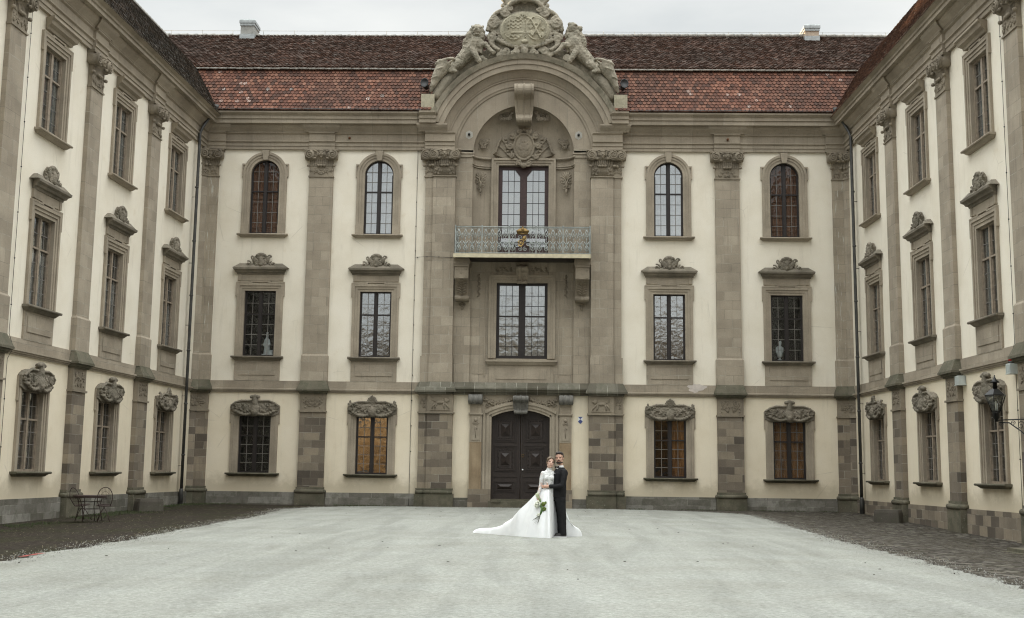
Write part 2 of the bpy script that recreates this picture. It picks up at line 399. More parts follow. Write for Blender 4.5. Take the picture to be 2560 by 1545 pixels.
# ------------------------------------------------------------------ carved ornament
def relief(mb, x0, x1, z0, z1, y, seed=1, n=7, th=.018, sym=True, leaves=10):
    rd = random.Random(seed); cx = (x0+x1)/2; hw = (x1-x0)/2 if sym else (x1-x0)
    w, h = x1-x0, z1-z0; bs = min(w, h)
    for k in range(n):
        px = rd.uniform(.15, .85)*hw; pz = z0 + rd.uniform(.22, .8)*h; r = bs*rd.uniform(.10, .19)
        r = min(r, hw-px+.0, pz-z0, z1-pz) if min(hw-px, pz-z0, z1-pz) > .03 else .03
        a, tn, d = rd.uniform(0, 6), rd.uniform(1., 1.7), rd.choice((-1, 1))
        for s in ((1, -1) if sym else (1,)):
            ox = cx+s*px if sym else x0+px
            mb.scroll(ox, pz, y, r, tn, a if s > 0 else PI-a, d*s, th)
    for k in range(leaves):
        px = rd.uniform(.05, .95)*hw*.95; pz = z0+rd.uniform(.12, .9)*h
        rx, rz = bs*rd.uniform(.03, .07), bs*rd.uniform(.04, .10)
        for s in ((1, -1) if sym else (1,)):
            mb.ell((cx+s*px if sym else x0+px, y, pz), (rx, th*1.5, rz), 6, 4)
def mask(mb, cx, y, cz, r):
    mb.ell((cx, y, cz), (r*.8, r*.6, r), 10, 8); mb.ell((cx, y-r*.6, cz-.08*r), (r*.16, r*.25, r*.28), 6, 5)
    for s in (-1, 1):
        mb.ell((cx+s*r*.34, y-r*.5, cz+r*.32), (r*.26, r*.12, r*.08), 6, 4); mb.ell((cx+s*r*.4, y-r*.42, cz-r*.2), (r*.25, r*.2, r*.25), 6, 4)
        mb.ell((cx+s*r*.95, y-r*.05, cz+r*.1), (r*.3, r*.3, r*.7), 6, 5)
    mb.ell((cx, y-r*.42, cz-r*.5), (r*.28, r*.15, r*.07), 6, 4); mb.ell((cx, y-.1*r, cz+r*.85), (r*.8, r*.5, r*.35), 8, 5)
    mb.ell((cx, y-r*.3, cz-r*.85), (r*.3, r*.25, r*.25), 6, 4)

def capital_mb(w=1.0, p=.16, z0=13.37, mask_on=True, seed=3):
    m = MB(); h = w/2
    m.box(-h-.03, h+.03, 0, -p-.04, z0, z0+.05)
    m.box(-h+.01, h-.01, 0, -p-.01, z0+.05, z0+.80)
    relief(m, -h, h, z0+.06, z0+.42, -p-.02, seed, 5, .022, True, 8)
    nf = max(4, int(w/.085))
    for k in range(nf):
        x = -h+.05+(w-.1)*(k+.5)/nf
        m.box(x-.02, x+.02, -p-.01, -p-.04, z0+.46, z0+.74)
    for x in [-h-.03, 0, h+.03] + ([-.12, .12] if w > .8 else []):
        m.ell((x, -p-.05, z0+.48), (.075, .07, .06), 8, 5)
    m.frustum(-h, h, z0+.72, -h-.06, h+.06, z0+.86, 0, -p-.03, -p-.12)
    m.box(-h-.04, h+.04, 0, -p-.10, z0+.82, z0+1.06)
    for s in (-1, 1):
        x = s*(h-.02); T = Matrix.Translation((x, -p-.06, z0+.92)) @ Matrix.Rotation(PI/2, 4, 'X')
        m.lathe([(.05, -.2), (.17, -.2), (.2, -.14), (.17, -.02), (.2, .10), (.205, .14)], n=16, T=T)
        m.scroll(x, z0+.92, -p-.21, .19, 2.1, PI*.5, -s, .024, .12)
        m.tube([(x-s*.02, -p-.16, z0+1.11), (x-s*.2, -p-.17, z0+1.09), (x-s*.34, -p-.16, z0+1.02)], .03, 6)
        T = Matrix.Translation((s*(h+.08), -p+.02, z0+.90)) @ Matrix.Rotation(PI/2, 4, 'Y')
        m.lathe([(.05, -.1), (.17, -.1), (.19, 0), (.17, .08), (.05, .1)], n=14, T=T)
        m.ell((s*(h-.22), -p-.14, z0+.77), (.10, .06, .05), 8, 4)
    if mask_on: mask(m, 0, -p-.14, z0+.95, .155)
    q = h+.16
    m.prism([(-q-.03, z0+1.10), (q+.03, z0+1.10), (q+.05, z0+1.17), (-q-.05, z0+1.17)], -p-.12, 0)
    m.prism([(-q, z0+1.04), (q, z0+1.04), (q+.02, z0+1.10), (-q-.02, z0+1.10)], -p-.07, 0)
    return m

def pilaster(parent, x, w=1.0, p=.16, seed=3, rot=None, y=0, lower=True, half=None, z_base=-.3, caps=True, mat='stone'):
    """main shaft is the part; capital, relief, bases are sub-parts. local origin at wall line"""
    h = w/2
    m = MB(); m.box(-h, h, 0, -p, 5.98, 13.37); m.box(-h-.05, h+.05, 0, -p-.05, 4.93, 5.95); m.frustum(-h-.05, h+.05, 5.95, -h, h, 6.02, 0, -p-.05, -p)
    o = obj('pilaster', m, G[mat], parent, (x, y, 0), rot)
    c = obj('capital', capital_mb(w, p, seed=seed, mask_on=w > .7), G['carved'], o)
    m = MB(); m.frustum(-h-.15, h+.15, 4.60, -h-.02, h+.02, 4.94, 0, -p-.22, -p-.06); m.box(-h-.16, h+.16, 0, -p-.23, 4.53, 4.60); m.box(-h-.10, h+.10, 0, -p-.15, 4.46, 4.53); m.box(-h-.05, h+.05, 0, -p-.10, 4.41, 4.46)
    obj('weathered_cap', m, G['mossy'], o)
    m = MB(); m.box(-h-.02, h+.02, 0, -p-.03, 3.74, 4.41); m.box(-h-.06, h+.06, 0, -p-.08, 3.68, 3.74)
    relief(m, -h+.06, h-.06, 3.80, 4.36, -p-.035, seed+5, 7, .022, True, 10)
    obj('relief_panel', m, G['carved'], o)
    m = MB(); m.box(-h-.02, h+.02, 0, -p-.03, .70, 3.68)
    obj('lower_shaft', m, G['stone_low'], o)
    m = MB(); m.box(-h-.10, h+.10, 0, -p-.11, z_base, .46)
    m.tube([(-h-.05, -p-.08, .53), (h+.05, -p-.08, .53)], .085, 10); m.box(-h-.06, h+.06, 0, -p-.08, .46, .60); m.box(-h-.06, h+.06, 0, -p-.07, .62, .70)
    for s in (-1, 1): m.tube([(s*(h+.05), -p-.08, .53), (s*(h+.05), 0, .53)], .085, 10)
    obj('pilaster_base', m, G['plinth'] if False else G['mossy'], o)
    return o

# ------------------------------------------------------------------ windows
def band_frame(m, w, z0, z1, bands, yb=.25, yb2=.0):
    """stone architrave: bands = (o0, o1, projection) measured outward from the opening"""
    for k, (a, b, p) in enumerate(bands):
        back = yb if k == 0 else yb2
        for s in (-1, 1): m.box(s*(w+a), s*(w+b), back, -p, z0, z1+a)
        m.box(-w-b, w+b, back, -p, z1+a, z1+b)
def crossette(m, w, z1, o, p, d=.05, hgt=.55, mid=.4, rise=.07):
    for s in (-1, 1): m.box(s*(w+o-.001), s*(w+o+d), 0, -p, z1+o-hgt, z1+o); m.box(s*mid, s*(w+o+d-.0), 0, -p-.004, z1+o+.0, z1+o+d*.9)
    m.box(-mid-.12, mid+.12, 0, -p-.006, z1+o+d*.9, z1+o+rise+d*.4)
def casement(parent, w, z0, z1, zt, cols, ra, rb, y, mat, glassm, arch=False, bar=None, mull=.055, fr=.05, fd=.05, tube=False):
    """window_frame + glazing_bars + pane as children of the window"""
    m = MB(); zs = z1-w if arch else z1
    for s in (-1, 1): m.box(s*(w-fr), s*w, y-fd, y+.03, z0, zs)
    m.box(-w+fr, w-fr, y-fd, y+.03, z0, z0+fr*1.3)
    if arch: m.arc(0, zs, w-fr, w, y+.03, y-fd, y-fd, 0, PI, 20)
    else: m.box(-w+fr, w-fr, y-fd, y+.03, z1-fr, z1)
    m.box(-mull, mull, y-fd-.012, y+.03, z0+fr*1.3, z1-fr)
    for s in (-1, 1): m.box(s*mull, s*(w-fr), y-fd-.004, y+.025, zt-.026, zt+.026)
    for s in (-1, 1):
        m.box(s*mull, s*(mull+.028), y-.025, y+.02, z0+fr*1.3, zt-.026); m.box(s*mull, s*(mull+.028), y-.025, y+.02, zt+.026, (z1 if not arch else z1-.02)-fr)
        m.box(s*(w-fr-.028), s*(w-fr), y-.025, y+.02, z0+fr*1.3, zt-.026)
        m.box(s*(w-fr-.028), s*(w-fr), y-.025, y+.02, zt+.026, zs-(0 if arch else fr))
    obj('window_frame', m, mat, parent)
    b = MB(); t = .011
    xa, xb = mull+.028, w-fr-.028
    for s in (-1, 1):
        for k in range(1, cols):
            x = s*(xa+(xb-xa)*k/cols)
            top = zs+math.sqrt(max(0, (w-fr)**2-x*x)) if arch else z1-fr
            b.box(x-t, x+t, y-.012, y+.002, z0+fr, top)
        for k in range(1, rb):
            z = z0+fr+(zt-z0-fr)*k/rb; b.box(s*xa, s*xb, y-.010, y+.004, z-t, z+t)
        for k in range(1, ra):
            z = zt+(z1-fr-zt)*k/ra; xe = xb
            if arch and z > zs: xe = min(xb, math.sqrt(max(.0, (w-fr)**2-(z-zs)**2)))
            b.box(s*xa, s*xe, y-.010, y+.004, z-t, z+t)
    obj('glazing_bars', b, bar or G['lead_bar'], parent)
    g = MB()
    pts = [(-w+.01, z0+.01), (w-.01, z0+.01)]
    pts += [((w-.01)*cos(PI*k/16), zs+(w-.01)*sin(PI*k/16)) for k in range(17)] if arch else [(w-.01, z1-.01), (-w+.01, z1-.01)]
    g.prism(pts, y+.008, y+.012)
    obj('pane', g, glassm, parent)
def room(parent, w, z0, z1, y, back=None, yb=.07, depth=.9):
    m = MB(); a, b = y+.035, y+depth
    vs = [(-w,a,z0),(w,a,z0),(w,a,z1),(-w,a,z1),(-w,b,z0),(w,b,z0),(w,b,z1),(-w,b,z1)]
    m.add(vs, [(4,5,6,7),(0,4,7,3),(1,2,6,5),(0,1,5,4),(3,7,6,2)])
    obj('dark_interior', m, G['black'], parent)
    if back in ('reflected_roof',):
        c = MB(); c.box(-w+.01, w-.01, y+yb, y+yb+.03, z0+.02, z1-.02)
        for z in (z0+.35, (z0+z1)/2, z1-.4): c.box(-w+.03, w-.03, y+yb-.035, y+yb-.002, z-.06, z+.06)
        obj('roof_reflection_panel', c, G['reflected_roof'], parent)  # planked panel coloured to stand in for the roof's reflection
    elif back:
        matn, x0, x1, za, zb = back
        P = []
        for z in (za, (za+zb)/2, zb):
            P.append([(x0+(x1-x0)*k/48, y+yb+.022*sin(k*1.35+z)+.012*sin(k*.51), z) for k in range(49)])
        c = MB(); c.grid(P); obj('curtain', c, G[matn], parent)

def sill_mb(hw, zt, h=.14, p=.22, rnd=True):
    m = MB(); m.box(-hw, hw, .2, -p, zt-h*.45, zt); m.frustum(-hw+.12, hw-.12, zt-h, -hw+.03, hw-.03, zt-h*.45, 0, -p*.45, -p*.85)
    if rnd: m.tube([(-hw-.01, -p, zt-h*.24), (hw+.01, -p, zt-h*.24)], h*.24, 8)
    return m
def hood_shape(kind, W=1.0):
    """carved hood over the ground-floor windows, fused from scrolls and swags"""
    m = MB()
    if kind == 'plume':
        pts = [(-W, 3.60), (-.72*W, 3.50), (.72*W, 3.50), (W, 3.60), (W, 3.93), (.82*W, 4.05), (.58*W, 4.12), (-.58*W, 4.12), (-.82*W, 4.05), (-W, 3.93)]
    else:
        pts = [(-W, 3.66), (-.62*W, 3.50), (.62*W, 3.50), (W, 3.66), (W, 4.02), (.7*W, 3.98), (.55*W, 4.08), (-.55*W, 4.08), (-.7*W, 3.98), (-W, 4.02)]
    m.prism(pts, -.11, .0)
    m.prism([(x*.93, 3.5+(z-3.5)*.8+.12) for x, z in pts], -.16, -.05)
    for s in (-1, 1):
        m.tube([(s*.15*W, -.17, 4.10), (s*.55*W, -.17, 4.11), (s*.80*W, -.18, 4.03), (s*.97*W, -.17, 3.90)], .045, 8)
        m.tube([(s*.2*W, -.16, 3.92), (s*.5*W, -.17, 3.93), (s*.62*W, -.16, 3.84), (s*.86*W, -.15, 3.80)], .03, 8)
        m.scroll(s*.93*W, 3.84, -.16, .08, 1.3, 0, s, .026)
        if kind != 'plume': m.scroll(s*.93*W, 4.02, -.16, .09, 1.3, 1, s, .03); m.ell((s*.9*W, -.14, 4.12), (.05, .05, .06), 6, 5)
        for k in range(7):
            t = k/6; m.ell((s*(.18+.58*t)*W, -.18, 3.585-.05*sin(PI*t)+.10*t*t), (.075, .06, .06), 8, 6)
    if kind == 'plume':
        m.ell((0, -.17, 3.75), (.20, .12, .28), 10, 8); m.ell((0, -.2, 3.66), (.14, .12, .14), 8, 6)
        m.limb([(0, -.15, 4.0), (0, -.15, 4.22)], (.13, .11))
        for k in range(-2, 3): m.ell((k*.075, -.17, 4.30-abs(k)*.02), (.07, .09, .07), 8, 6)
    else:
        m.ell((0, -.18, 3.72), (.18, .12, .22), 10, 8)
        for k in range(-3, 4):
            a = PI/2+k*.36; m.limb([(0, -.13, 4.02), (.19*cos(a), -.17, 4.06+.25*sin(a))], (.035, .045))
        m.ell((0, -.16, 4.33), (.05, .06, .06))
    relief(m, -.92*W, .92*W, 3.56, 4.06, -.19, 71 if kind == 'plume' else 72, 9, .030, True, 22)
    return sculpt('hood_tmp', m, G['carved_dark'], None, .015, 0, disp=.010, dsize=.045)
HOOD = {k: hood_shape(k) for k in ('plume', 'shell')}
def crest_shape():
    m = MB()
    m.prism([(-.36, 9.58), (.36, 9.58), (.30, 9.95), (.12, 10.12), (-.12, 10.12), (-.30, 9.95)], -.12, .0)
    for s in (-1, 1):
        m.scroll(s*.24, 9.88, -.15, .15, 1.5, PI/2, s, .045); m.scroll(s*.16, 9.70, -.17, .12, 1.3, -1, -s, .04)
        m.scroll(s*.50, 9.70, -.17, .13, 1.3, 2, s, .035); m.scroll(s*.34, 9.98, -.15, .10, 1.2, 0, s, .035); m.tube([(s*.3, -.15, 9.72), (s*.5, -.14, 9.62), (s*.72, -.13, 9.60)], .03, 6)
        m.ell((s*.12, -.17, 10.06), (.10, .07, .07))
    m.ell((0, -.18, 9.82), (.11, .1, .2)); m.ell((0, -.16, 10.10), (.16, .08, .07)); m.ell((0, -.22, 9.68), (.08, .06, .08))
    relief(m, -.34, .34, 9.62, 10.08, -.19, 75, 5, .026, True, 12)
    return sculpt('crest_tmp', m, G['carved_dark'], None, .013, 0, disp=.009, dsize=.045)
CREST = crest_shape()
for o_ in (HOOD['plume'], HOOD['shell'], CREST): COL.objects.unlink(o_)

BANDS = [(-.006, .10, .02), (.10, .20, .05), (.20, .30, .085)]
def win_ground(parent, x, w=.65, kind='plume', glassm='glass', back=None, wood='wood_dark', y=.17, opened=0):
    k = (w-.65)
    m = MB(); band_frame(m, w, 1.24, 3.54, BANDS, y+.04)
    for s in (-1, 1): m.box(s*(w+.3), s*(w+.36), 0, -.06, 3.2, 3.9)
    o = obj('window', m, G['stone_plain'], parent, (x, 0, 0))
    sc = (w+.34)/1.0
    h = link('carved_hood', HOOD[kind].data, None, o); h.scale = (sc, 1.15 if w > .7 else 1, 1)
    obj('window_sill', sill_mb(w+.42, 1.24), G['mossy'], o)
    casement(o, w, 1.24, 3.54, 2.72, 2, 2, 4, y, G[wood], G[glassm])
    room(o, w, 1.24, 3.54, y, back)
    return o
def win_mid(parent, x, w=.65, glassm='glass', back=None, wood='wood_dark', y=.17, apron=True):
    m = MB(); band_frame(m, w, 5.93, 8.62, BANDS, y+.04); crossette(m, w, 8.62, .30, .09, mid=.32)
    a = w+.28
    m.box(-a, a, 0, -.05, 8.925+.10, 9.30); m.box(-a, -a+.14, -.05, -.075, 9.03, 9.28); m.box(a-.14, a, -.05, -.075, 9.03, 9.28)
    o = obj('window', m, G['stone_plain'], parent, (x, 0, 0))
    if apron:
        m = MB(); m.box(-a, a, 0, -.06, 4.93, 5.77); m.box(-a+.18, a-.18, -.06, -.085, 5.16, 5.62)
        obj('apron_panel', m, G['stone'], o)
    m = MB(); q = w+.52
    m.profx([(0, 9.28), (.08, 9.28), (.10, 9.34), (.17, 9.36), (.20, 9.42), (.29, 9.47), (.30, 9.54), (0, 9.56)], -a-.0, a+.0, .6, .6)
    m.frustum(-q+.02, q-.02, 9.54, -a+.05, a-.05, 9.73, 0, -.27, -.12)
    obj('hood_cornice', m, G['carved_dark'], o)
    link('carved_crest', CREST.data, None, o)
    obj('window_sill', sill_mb(w+.40, 5.92, .17), G['carved_dark'], o)
    casement(o, w, 5.93, 8.62, 7.67, 2, 2, 4, y, G[wood], G[glassm])
    room(o, w, 5.93, 8.62, y, back)
    return o
def win_arch(parent, x, glassm='glass', back=None, y=.17):
    w = .60; z0, z1 = 11.0, 14.12; zs = z1-w
    m = MB()
    for k, (a, b, p) in enumerate([(-.006, .12, .02), (.12, .22, .05), (.22, .32, .085)]):
        yb = y+.04 if k == 0 else 0
        for s in (-1, 1): m.box(s*(w+a), s*(w+b), yb, -p, z0, zs)
        m.arc(0, zs, w+a, w+b, yb, -p, -p, 0, PI, 28)
    for s in (-1, 1):
        m.box(s*(w+.32), s*(w+.37), 0, -.08, 13.38, zs+.42); m.box(s*(w+.12), s*(w+.37), 0, -.079, zs+.36, zs+.42)
        m.box(s*(w-.002), s*(w+.325), 0, -.088, z0, z0+.36)
    m.prism([(-.10, zs+w-.02), (.10, zs+w-.02), (.155, zs+w+.40), (-.155, zs+w+.40)], -.13, 0)
    o = obj('window', m, G['stone_plain'], parent, (x, 0, 0))
    obj('window_sill', sill_mb(1.04, z0-.02, .15, .18), G['stone_plain'], o)
    casement(o, w, z0, z1, 12.80, 2, 3, 4, y, G['wood_dark'], G[glassm], True)
    room(o, w, z0, z1, y, back)
    return o
def win_upper(parent, x, w=.72, back=None, y=.3, glassm='glass', wood='wood_light'):
    z0, z1 = 11.06, 13.66
    m = MB(); band_frame(m, w, z0, z1, BANDS, y+.04); crossette(m, w, z1, .30, .09, mid=.36)
    o = obj('window', m, G['stone_plain'], parent, (x, 0, 0))
    m = MB(); m.profx([(0, 14.10), (.10, 14.10), (.13, 14.18), (.24, 14.24), (.27, 14.34), (.34, 14.38), (.34, 14.45), (0, 14.47)], -w-.12, w+.12, .6, .6)
    obj('hood_cornice', m, G['stone_plain'], o)
    obj('window_sill', sill_mb(w+.42, z0-.0, .15, .2), G['stone_plain'], o)
    casement(o, w, z0, z1, 12.82, 2, 2, 4, y, G[wood], G[glassm], mull=.075, fr=.07)
    room(o, w, z0, z1, y, back)
    return o

def wall_mb(x0, x1, z0, z1, holes, y=0.):
    """plastered face as one sheet of rectangles around rectangular openings (x0,x1,z0,z1)"""
    m = MB(); xs = sorted({x0, x1, *[h[0] for h in holes], *[h[1] for h in holes]})
    for a, b in zip(xs, xs[1:]):
        zz = [z0]
        for h in sorted([h for h in holes if h[0] < (a+b)/2 < h[1]], key=lambda h: h[2]): zz += [h[2], h[3]]
        zz.append(z1)
        for c, d in zip(zz[::2], zz[1::2]):
            if d-c > 1e-4: m.add([(a,y,c),(b,y,c),(b,y,d),(a,y,d)], [(0,1,2,3)])
    return m

ENT_LOW = [(0, 14.55), (.10, 14.55), (.10, 14.69), (.13, 14.69), (.13, 14.83), (.19, 14.86), (.19, 14.90), (.12, 14.92), (.12, 15.18), (.19, 15.22), (.19, 15.26)]
ENT_MID = [(0, 15.261), (.20, 15.261), (.22, 15.30), (.33, 15.42), (.38, 15.50), (.38, 15.56), (0, 15.56)]
ENT_TOP = [(0, 15.561), (.55, 15.56), (.55, 15.72), (.60, 15.74), (.60, 15.86), (.72, 15.96), (.74, 16.02), (0, 16.06)]
def entablature(parent, x0, x1, dz=0., ress=(), rw=1.0, frame=1, top=0.):
    m = MB(); m.profx([*ENT_LOW, (0, 15.26)], x0, x1); m.profx(ENT_MID, x0, x1); m.profx([(p, z+top*(z-15.56)/.46) for p, z in ENT_TOP], x0, x1)
    o = obj('entablature', m, G['stone_course'], parent, (0, 0, dz))
    for x in ress:
        m = MB(); d = .09; h = rw/2+.04
        m.profx([(p+d if p else 0, z) for p, z in [*ENT_LOW, (0, 15.26)]], x-h, x+h)
        vs = []
        m.profx([(p+d if p else 0, z) for p, z in ENT_MID], x-h, x+h, .55, .55)
        obj('entablature_break', m, G['stone_plain'], parent, (0, 0, dz))
    return o

def tile_field(name, parent, mat, O, U, V, L, H, tw, th, seed=1, clip=None, back=True, ends=None):
    """real overlapping plain tiles with rounded tails. O origin at the eave, U along, V up the slope"""
    U, V = Vector(U).normalized(), Vector(V).normalized(); N = U.cross(V).normalized()
    if N.z < 0: N = -N
    O = Vector(O); rd = random.Random(seed); m = MB(); nr = int(H/th)+1; nc = int(L/tw)+2
    for j in range(nr):
        off = (j % 2)*.5
        for i in range(nc):
            u = (i-off)*tw; v = j*th
            if clip and not clip(u, v): continue
            w = tw*.465; dx = rd.uniform(-.004, .004); lift = .040+rd.uniform(-.008, .012); dv = rd.uniform(-.006, .006)
            pr = [(-w, th*1.12, .004), (-w, .52*th, lift*.6), (-w*.74, .14*th, lift*.92), (0, -.06*th, lift), (w*.74, .14*th, lift*.92), (w, .52*th, lift*.6), (w, th*1.12, .004)]
            b = len(m.v)
            for a, q, n_ in pr: m.v.append(tuple(O+U*(u+dx+a)+V*(v+dv+q)+N*n_))
            for a, q, n_ in pr[1:6]: m.v.append(tuple(O+U*(u+dx+a)+V*(v+dv+q)+N*(n_-.030)))
            m.f.append((b, b+1, b+2, b+3, b+4, b+5, b+6)); m.sm.append(False)
            for k in range(4): m.f.append((b+1+k, b+7+k, b+8+k, b+2+k)); m.sm.append(False)
    return obj(name, m, mat, parent)
def slab(m, O, U, V, L0, L1, H, t=.12, off=-.02):
    U, V = Vector(U).normalized(), Vector(V).normalized(); N = U.cross(V).normalized()
    if N.z < 0: N = -N
    O = Vector(O); c = [O+U*a+V*b+N*k for k in (off, off-t) for a, b in ((L0, 0), (L1, 0), (L1, H), (L0, H))]
    m.add([tuple(p) for p in c], [(0,1,2,3),(7,6,5,4),(0,4,5,1),(1,5,6,2),(2,6,7,3),(3,7,4,0)])

def string_course(parent, x0, x1, dz=0., center=None):
    m = MB(); m.profx([(0, 4.46), (.06, 4.46), (.06, 4.50), (.10, 4.51), (.10, 4.55), (.14, 4.56), (.14, 4.61), (.05, 4.63), (.05, 4.93), (0, 4.935)], x0, x1)
    return obj('string_course', m, G['stone_course'], parent, (0, 0, dz))
# ================================================================== central block
CB = empty('palace_central_block'); tag(CB, 'cream baroque facade facing the viewer with arched stone gable and red tiled roof', 'palace building')
WX = 13.29
AX, BX, PX = 10.73, 5.98, 8.38
holes = []
for x in (-AX, -BX, BX, AX):
    holes += [(x-.65, x+.65, 1.24, 3.54), (x-.65, x+.65, 5.93, 8.62), (x-.60, x+.60, 11.0, 14.12)]
wm = wall_mb(-WX-.4, WX+.4, -.4, 14.56, holes + [(-2.77, 2.77, 4.47, 14.559), (-1.22, 1.22, -.39, 3.90)])
wm.box(-18, 18, 1.2, 9, -1, 17.0)
obj('plaster_wall', wm, G['plaster'], CB)
for a, b, p, z in ((-WX-.3, -4.2, .06, .5), (4.2, WX+.3, .06, .5), (-2.75, -2.0, .08, .36), (2.0, 2.75, .08, .36)):
    m = MB(); m.box(a, b, 0, -p, -.5, z); obj('plinth', m, G['plinth'], CB)
for a, b in ((-WX-.2, -4.0), (4.0, WX+.2)): string_course(CB, a, b)
# patch of fresh filler on the string course
m = MB(); pts = []
for k in range(22):
    a = 2*PI*k/22; r = 1+.18*sin(3*a+1)+.12*sin(7*a); pts.append((7.03+.36*r*cos(a), 4.83+.17*r*sin(a)))
m.prism(pts, -.056, -.04); obj('plaster_patch', m, simple('fresh_filler', (.52,.47,.43), .9, .12, 8), CB)
entablature(CB, -WX-.3, -3.55, 0, (-PX, -12.95)); entablature(CB, 3.55, WX+.3, 0, (PX, 12.95))
for s in (-1, 1):
    pilaster(CB, s*PX, 1.0, .14, seed=11 if s < 0 else 12)
    pilaster(CB, s*13.02, .72, .14, seed=14, mat='streaked')
    pilaster(CB, s*13.26, .46, .10, seed=15, rot=(0, 0, s*R(-45)), y=-.16)
win_arch(CB, -AX, 'glass', 'reflected_roof'); win_arch(CB, -BX, 'glass_sky', ('curtain_white', -.6, .6, 11.02, 13.6))
win_arch(CB, BX, 'glass_sky', ('curtain_white', -.6, .6, 11.02, 13.6)); win_arch(CB, AX, 'glass', 'reflected_roof')
win_mid(CB, -AX); win_mid(CB, -BX, glassm='glass_mirror'); win_mid(CB, BX, glassm='glass_mirror'); win_mid(CB, AX)
win_ground(CB, -AX, kind='plume', back=None); win_ground(CB, -BX, kind='shell', glassm='glass_gold')
win_ground(CB, BX, kind='shell', back=('curtain_orange', .02, .62, 1.3, 3.5)); win_ground(CB, AX, kind='plume', back=('curtain_orange', -.62, .62, 1.3, 3.5))

# ---- centre bay
m = MB()
for s in (-1, 1):
    m.box(s*2.10, s*2.80, .3, -.02, 4.9, 14.60)
    m.box(s*2.10, s*2.72, -.02, -.07, 4.95, 5.93)
m.add(*[[(-1.06,.10,4.9),(1.06,.10,4.9),(1.06,.10,5.94),(-1.06,.10,5.94)], [(0,1,2,3)]])
for s in (-1, 1): m.add([(s*1.04,.10,4.9),(s*2.12,.10,4.9),(s*2.12,.10,9.95),(s*1.04,.10,9.95)], [(0,1,2,3)])
m.add([(-1.06,.10,9.06),(1.06,.10,9.06),(1.06,.10,9.95),(-1.06,.10,9.95)], [(0,1,2,3)])
obj('central_bay', m, G['stone'], CB)
for s in (-1, 1):
    m = MB(); m.box(s*2.04, s*2.80, .02, -.10, 14.42, 14.56); m.box(s*2.07, s*2.80, .02, -.06, 14.28, 14.42)
    obj('impost_block', m, G['stone_plain'], CB)
# concave niche: quarter curve swept up the jambs and round the arch
P = []; CZ = 14.40; NQ = 8
def niche_ring(fx):
    ring = []
    for k in range(NQ+1):
        a = PI/2*k/NQ; off = .75*(1-cos(a)); y = .52*sin(a)
        ring.append(fx(2.10-off, y))
    return ring
path = [lambda r, y, z=z: (-r, y, z) for z in (9.9, 11.0, 12.1, 13.2, 14.0)]
P = [niche_ring(f) for f in path]
for i in range(41):
    t = PI - PI*i/40
    P.append(niche_ring(lambda r, y, t=t: (r*cos(t), y, CZ+r*sin(t))))
P += [niche_ring(lambda r, y, z=z: (r, y, z)) for z in (14.0, 13.2, 12.1, 11.0, 9.9)]
m = MB(); m.grid(P)
pts = [(-1.40, 9.9), (-1.06, 9.9), (-1.06, 14.07), (1.06, 14.07), (1.06, 9.9), (1.40, 9.9)]
for s in (-1, 1): m.add([(s*1.06,.52,9.9),(s*1.37,.52,9.9),(s*1.37,.52,14.4),(s*1.06,.52,14.4)], [(0,1,2,3)])
m.prism([(-1.37, 14.06), (1.37, 14.06)] + [(1.37*cos(PI*k/24), CZ+1.37*sin(PI*k/24)) for k in range(25)], .52, .6)
nic = obj('niche', m, G['stone_plain'], CB)
for s in (-1, 1):
    m = MB(); pts = []
    for k in range(NQ+1):
        a = PI/2*k/NQ; pts.append((s*(2.14-.75*(1-cos(a))-.03), .52*sin(a)-.05))
    for dz, hh, q in ((14.33, .07, .05), (14.0, .04, .03), (13.92, .03, .015)):
        m.tube([(x-s*q*.3, y-q*.6, dz) for x, y in pts], hh*.75, 6)
    obj('niche_cornice', m, G['stone_plain'], CB)
def shell_drop(m, cx, cy, cz, s=1.):
    for k in range(-3, 4):
        a = PI/2+k*.42; m.limb([(cx, cy, cz), (cx+.2*s*cos(a), cy-.02, cz+.24*s*sin(a))], (.025*s, .03*s), 6)
    for sg in (-1, 1):
        m.scroll(cx+sg*.14*s, cz-.08*s, cy-.02, .12*s, 1.4, 1.5, sg, .024*s); m.scroll(cx+sg*.08*s, cz-.30*s, cy-.02, .08*s, 1.3, 4, -sg, .02*s)
    m.ell((cx, cy-.02, cz-.22*s), (.05*s, .05, .14*s)); m.ell((cx, cy-.01, cz-.45*s), (.045*s, .04, .09*s)); m.ell((cx, cy, cz-.58*s), (.025*s, .03, .05*s))
for s in (-1, 1):
    m = MB(); shell_drop(m, s*1.78, .28, 13.45, 1.15); obj('niche_ornament', m, G['carved'], CB)
    m = MB(); relief(m, s*1.70-.28, s*1.70+.28, 14.62, 15.22, .30, 31, 6, .034, True, 10); obj('niche_ornament', m, G['carved'], CB)
    m = MB(); relief(m, s*.78-.34, s*.78+.34, 15.86, 16.36, .18, 37, 6, .034, True, 10); obj('niche_ornament', m, G['carved'], CB)
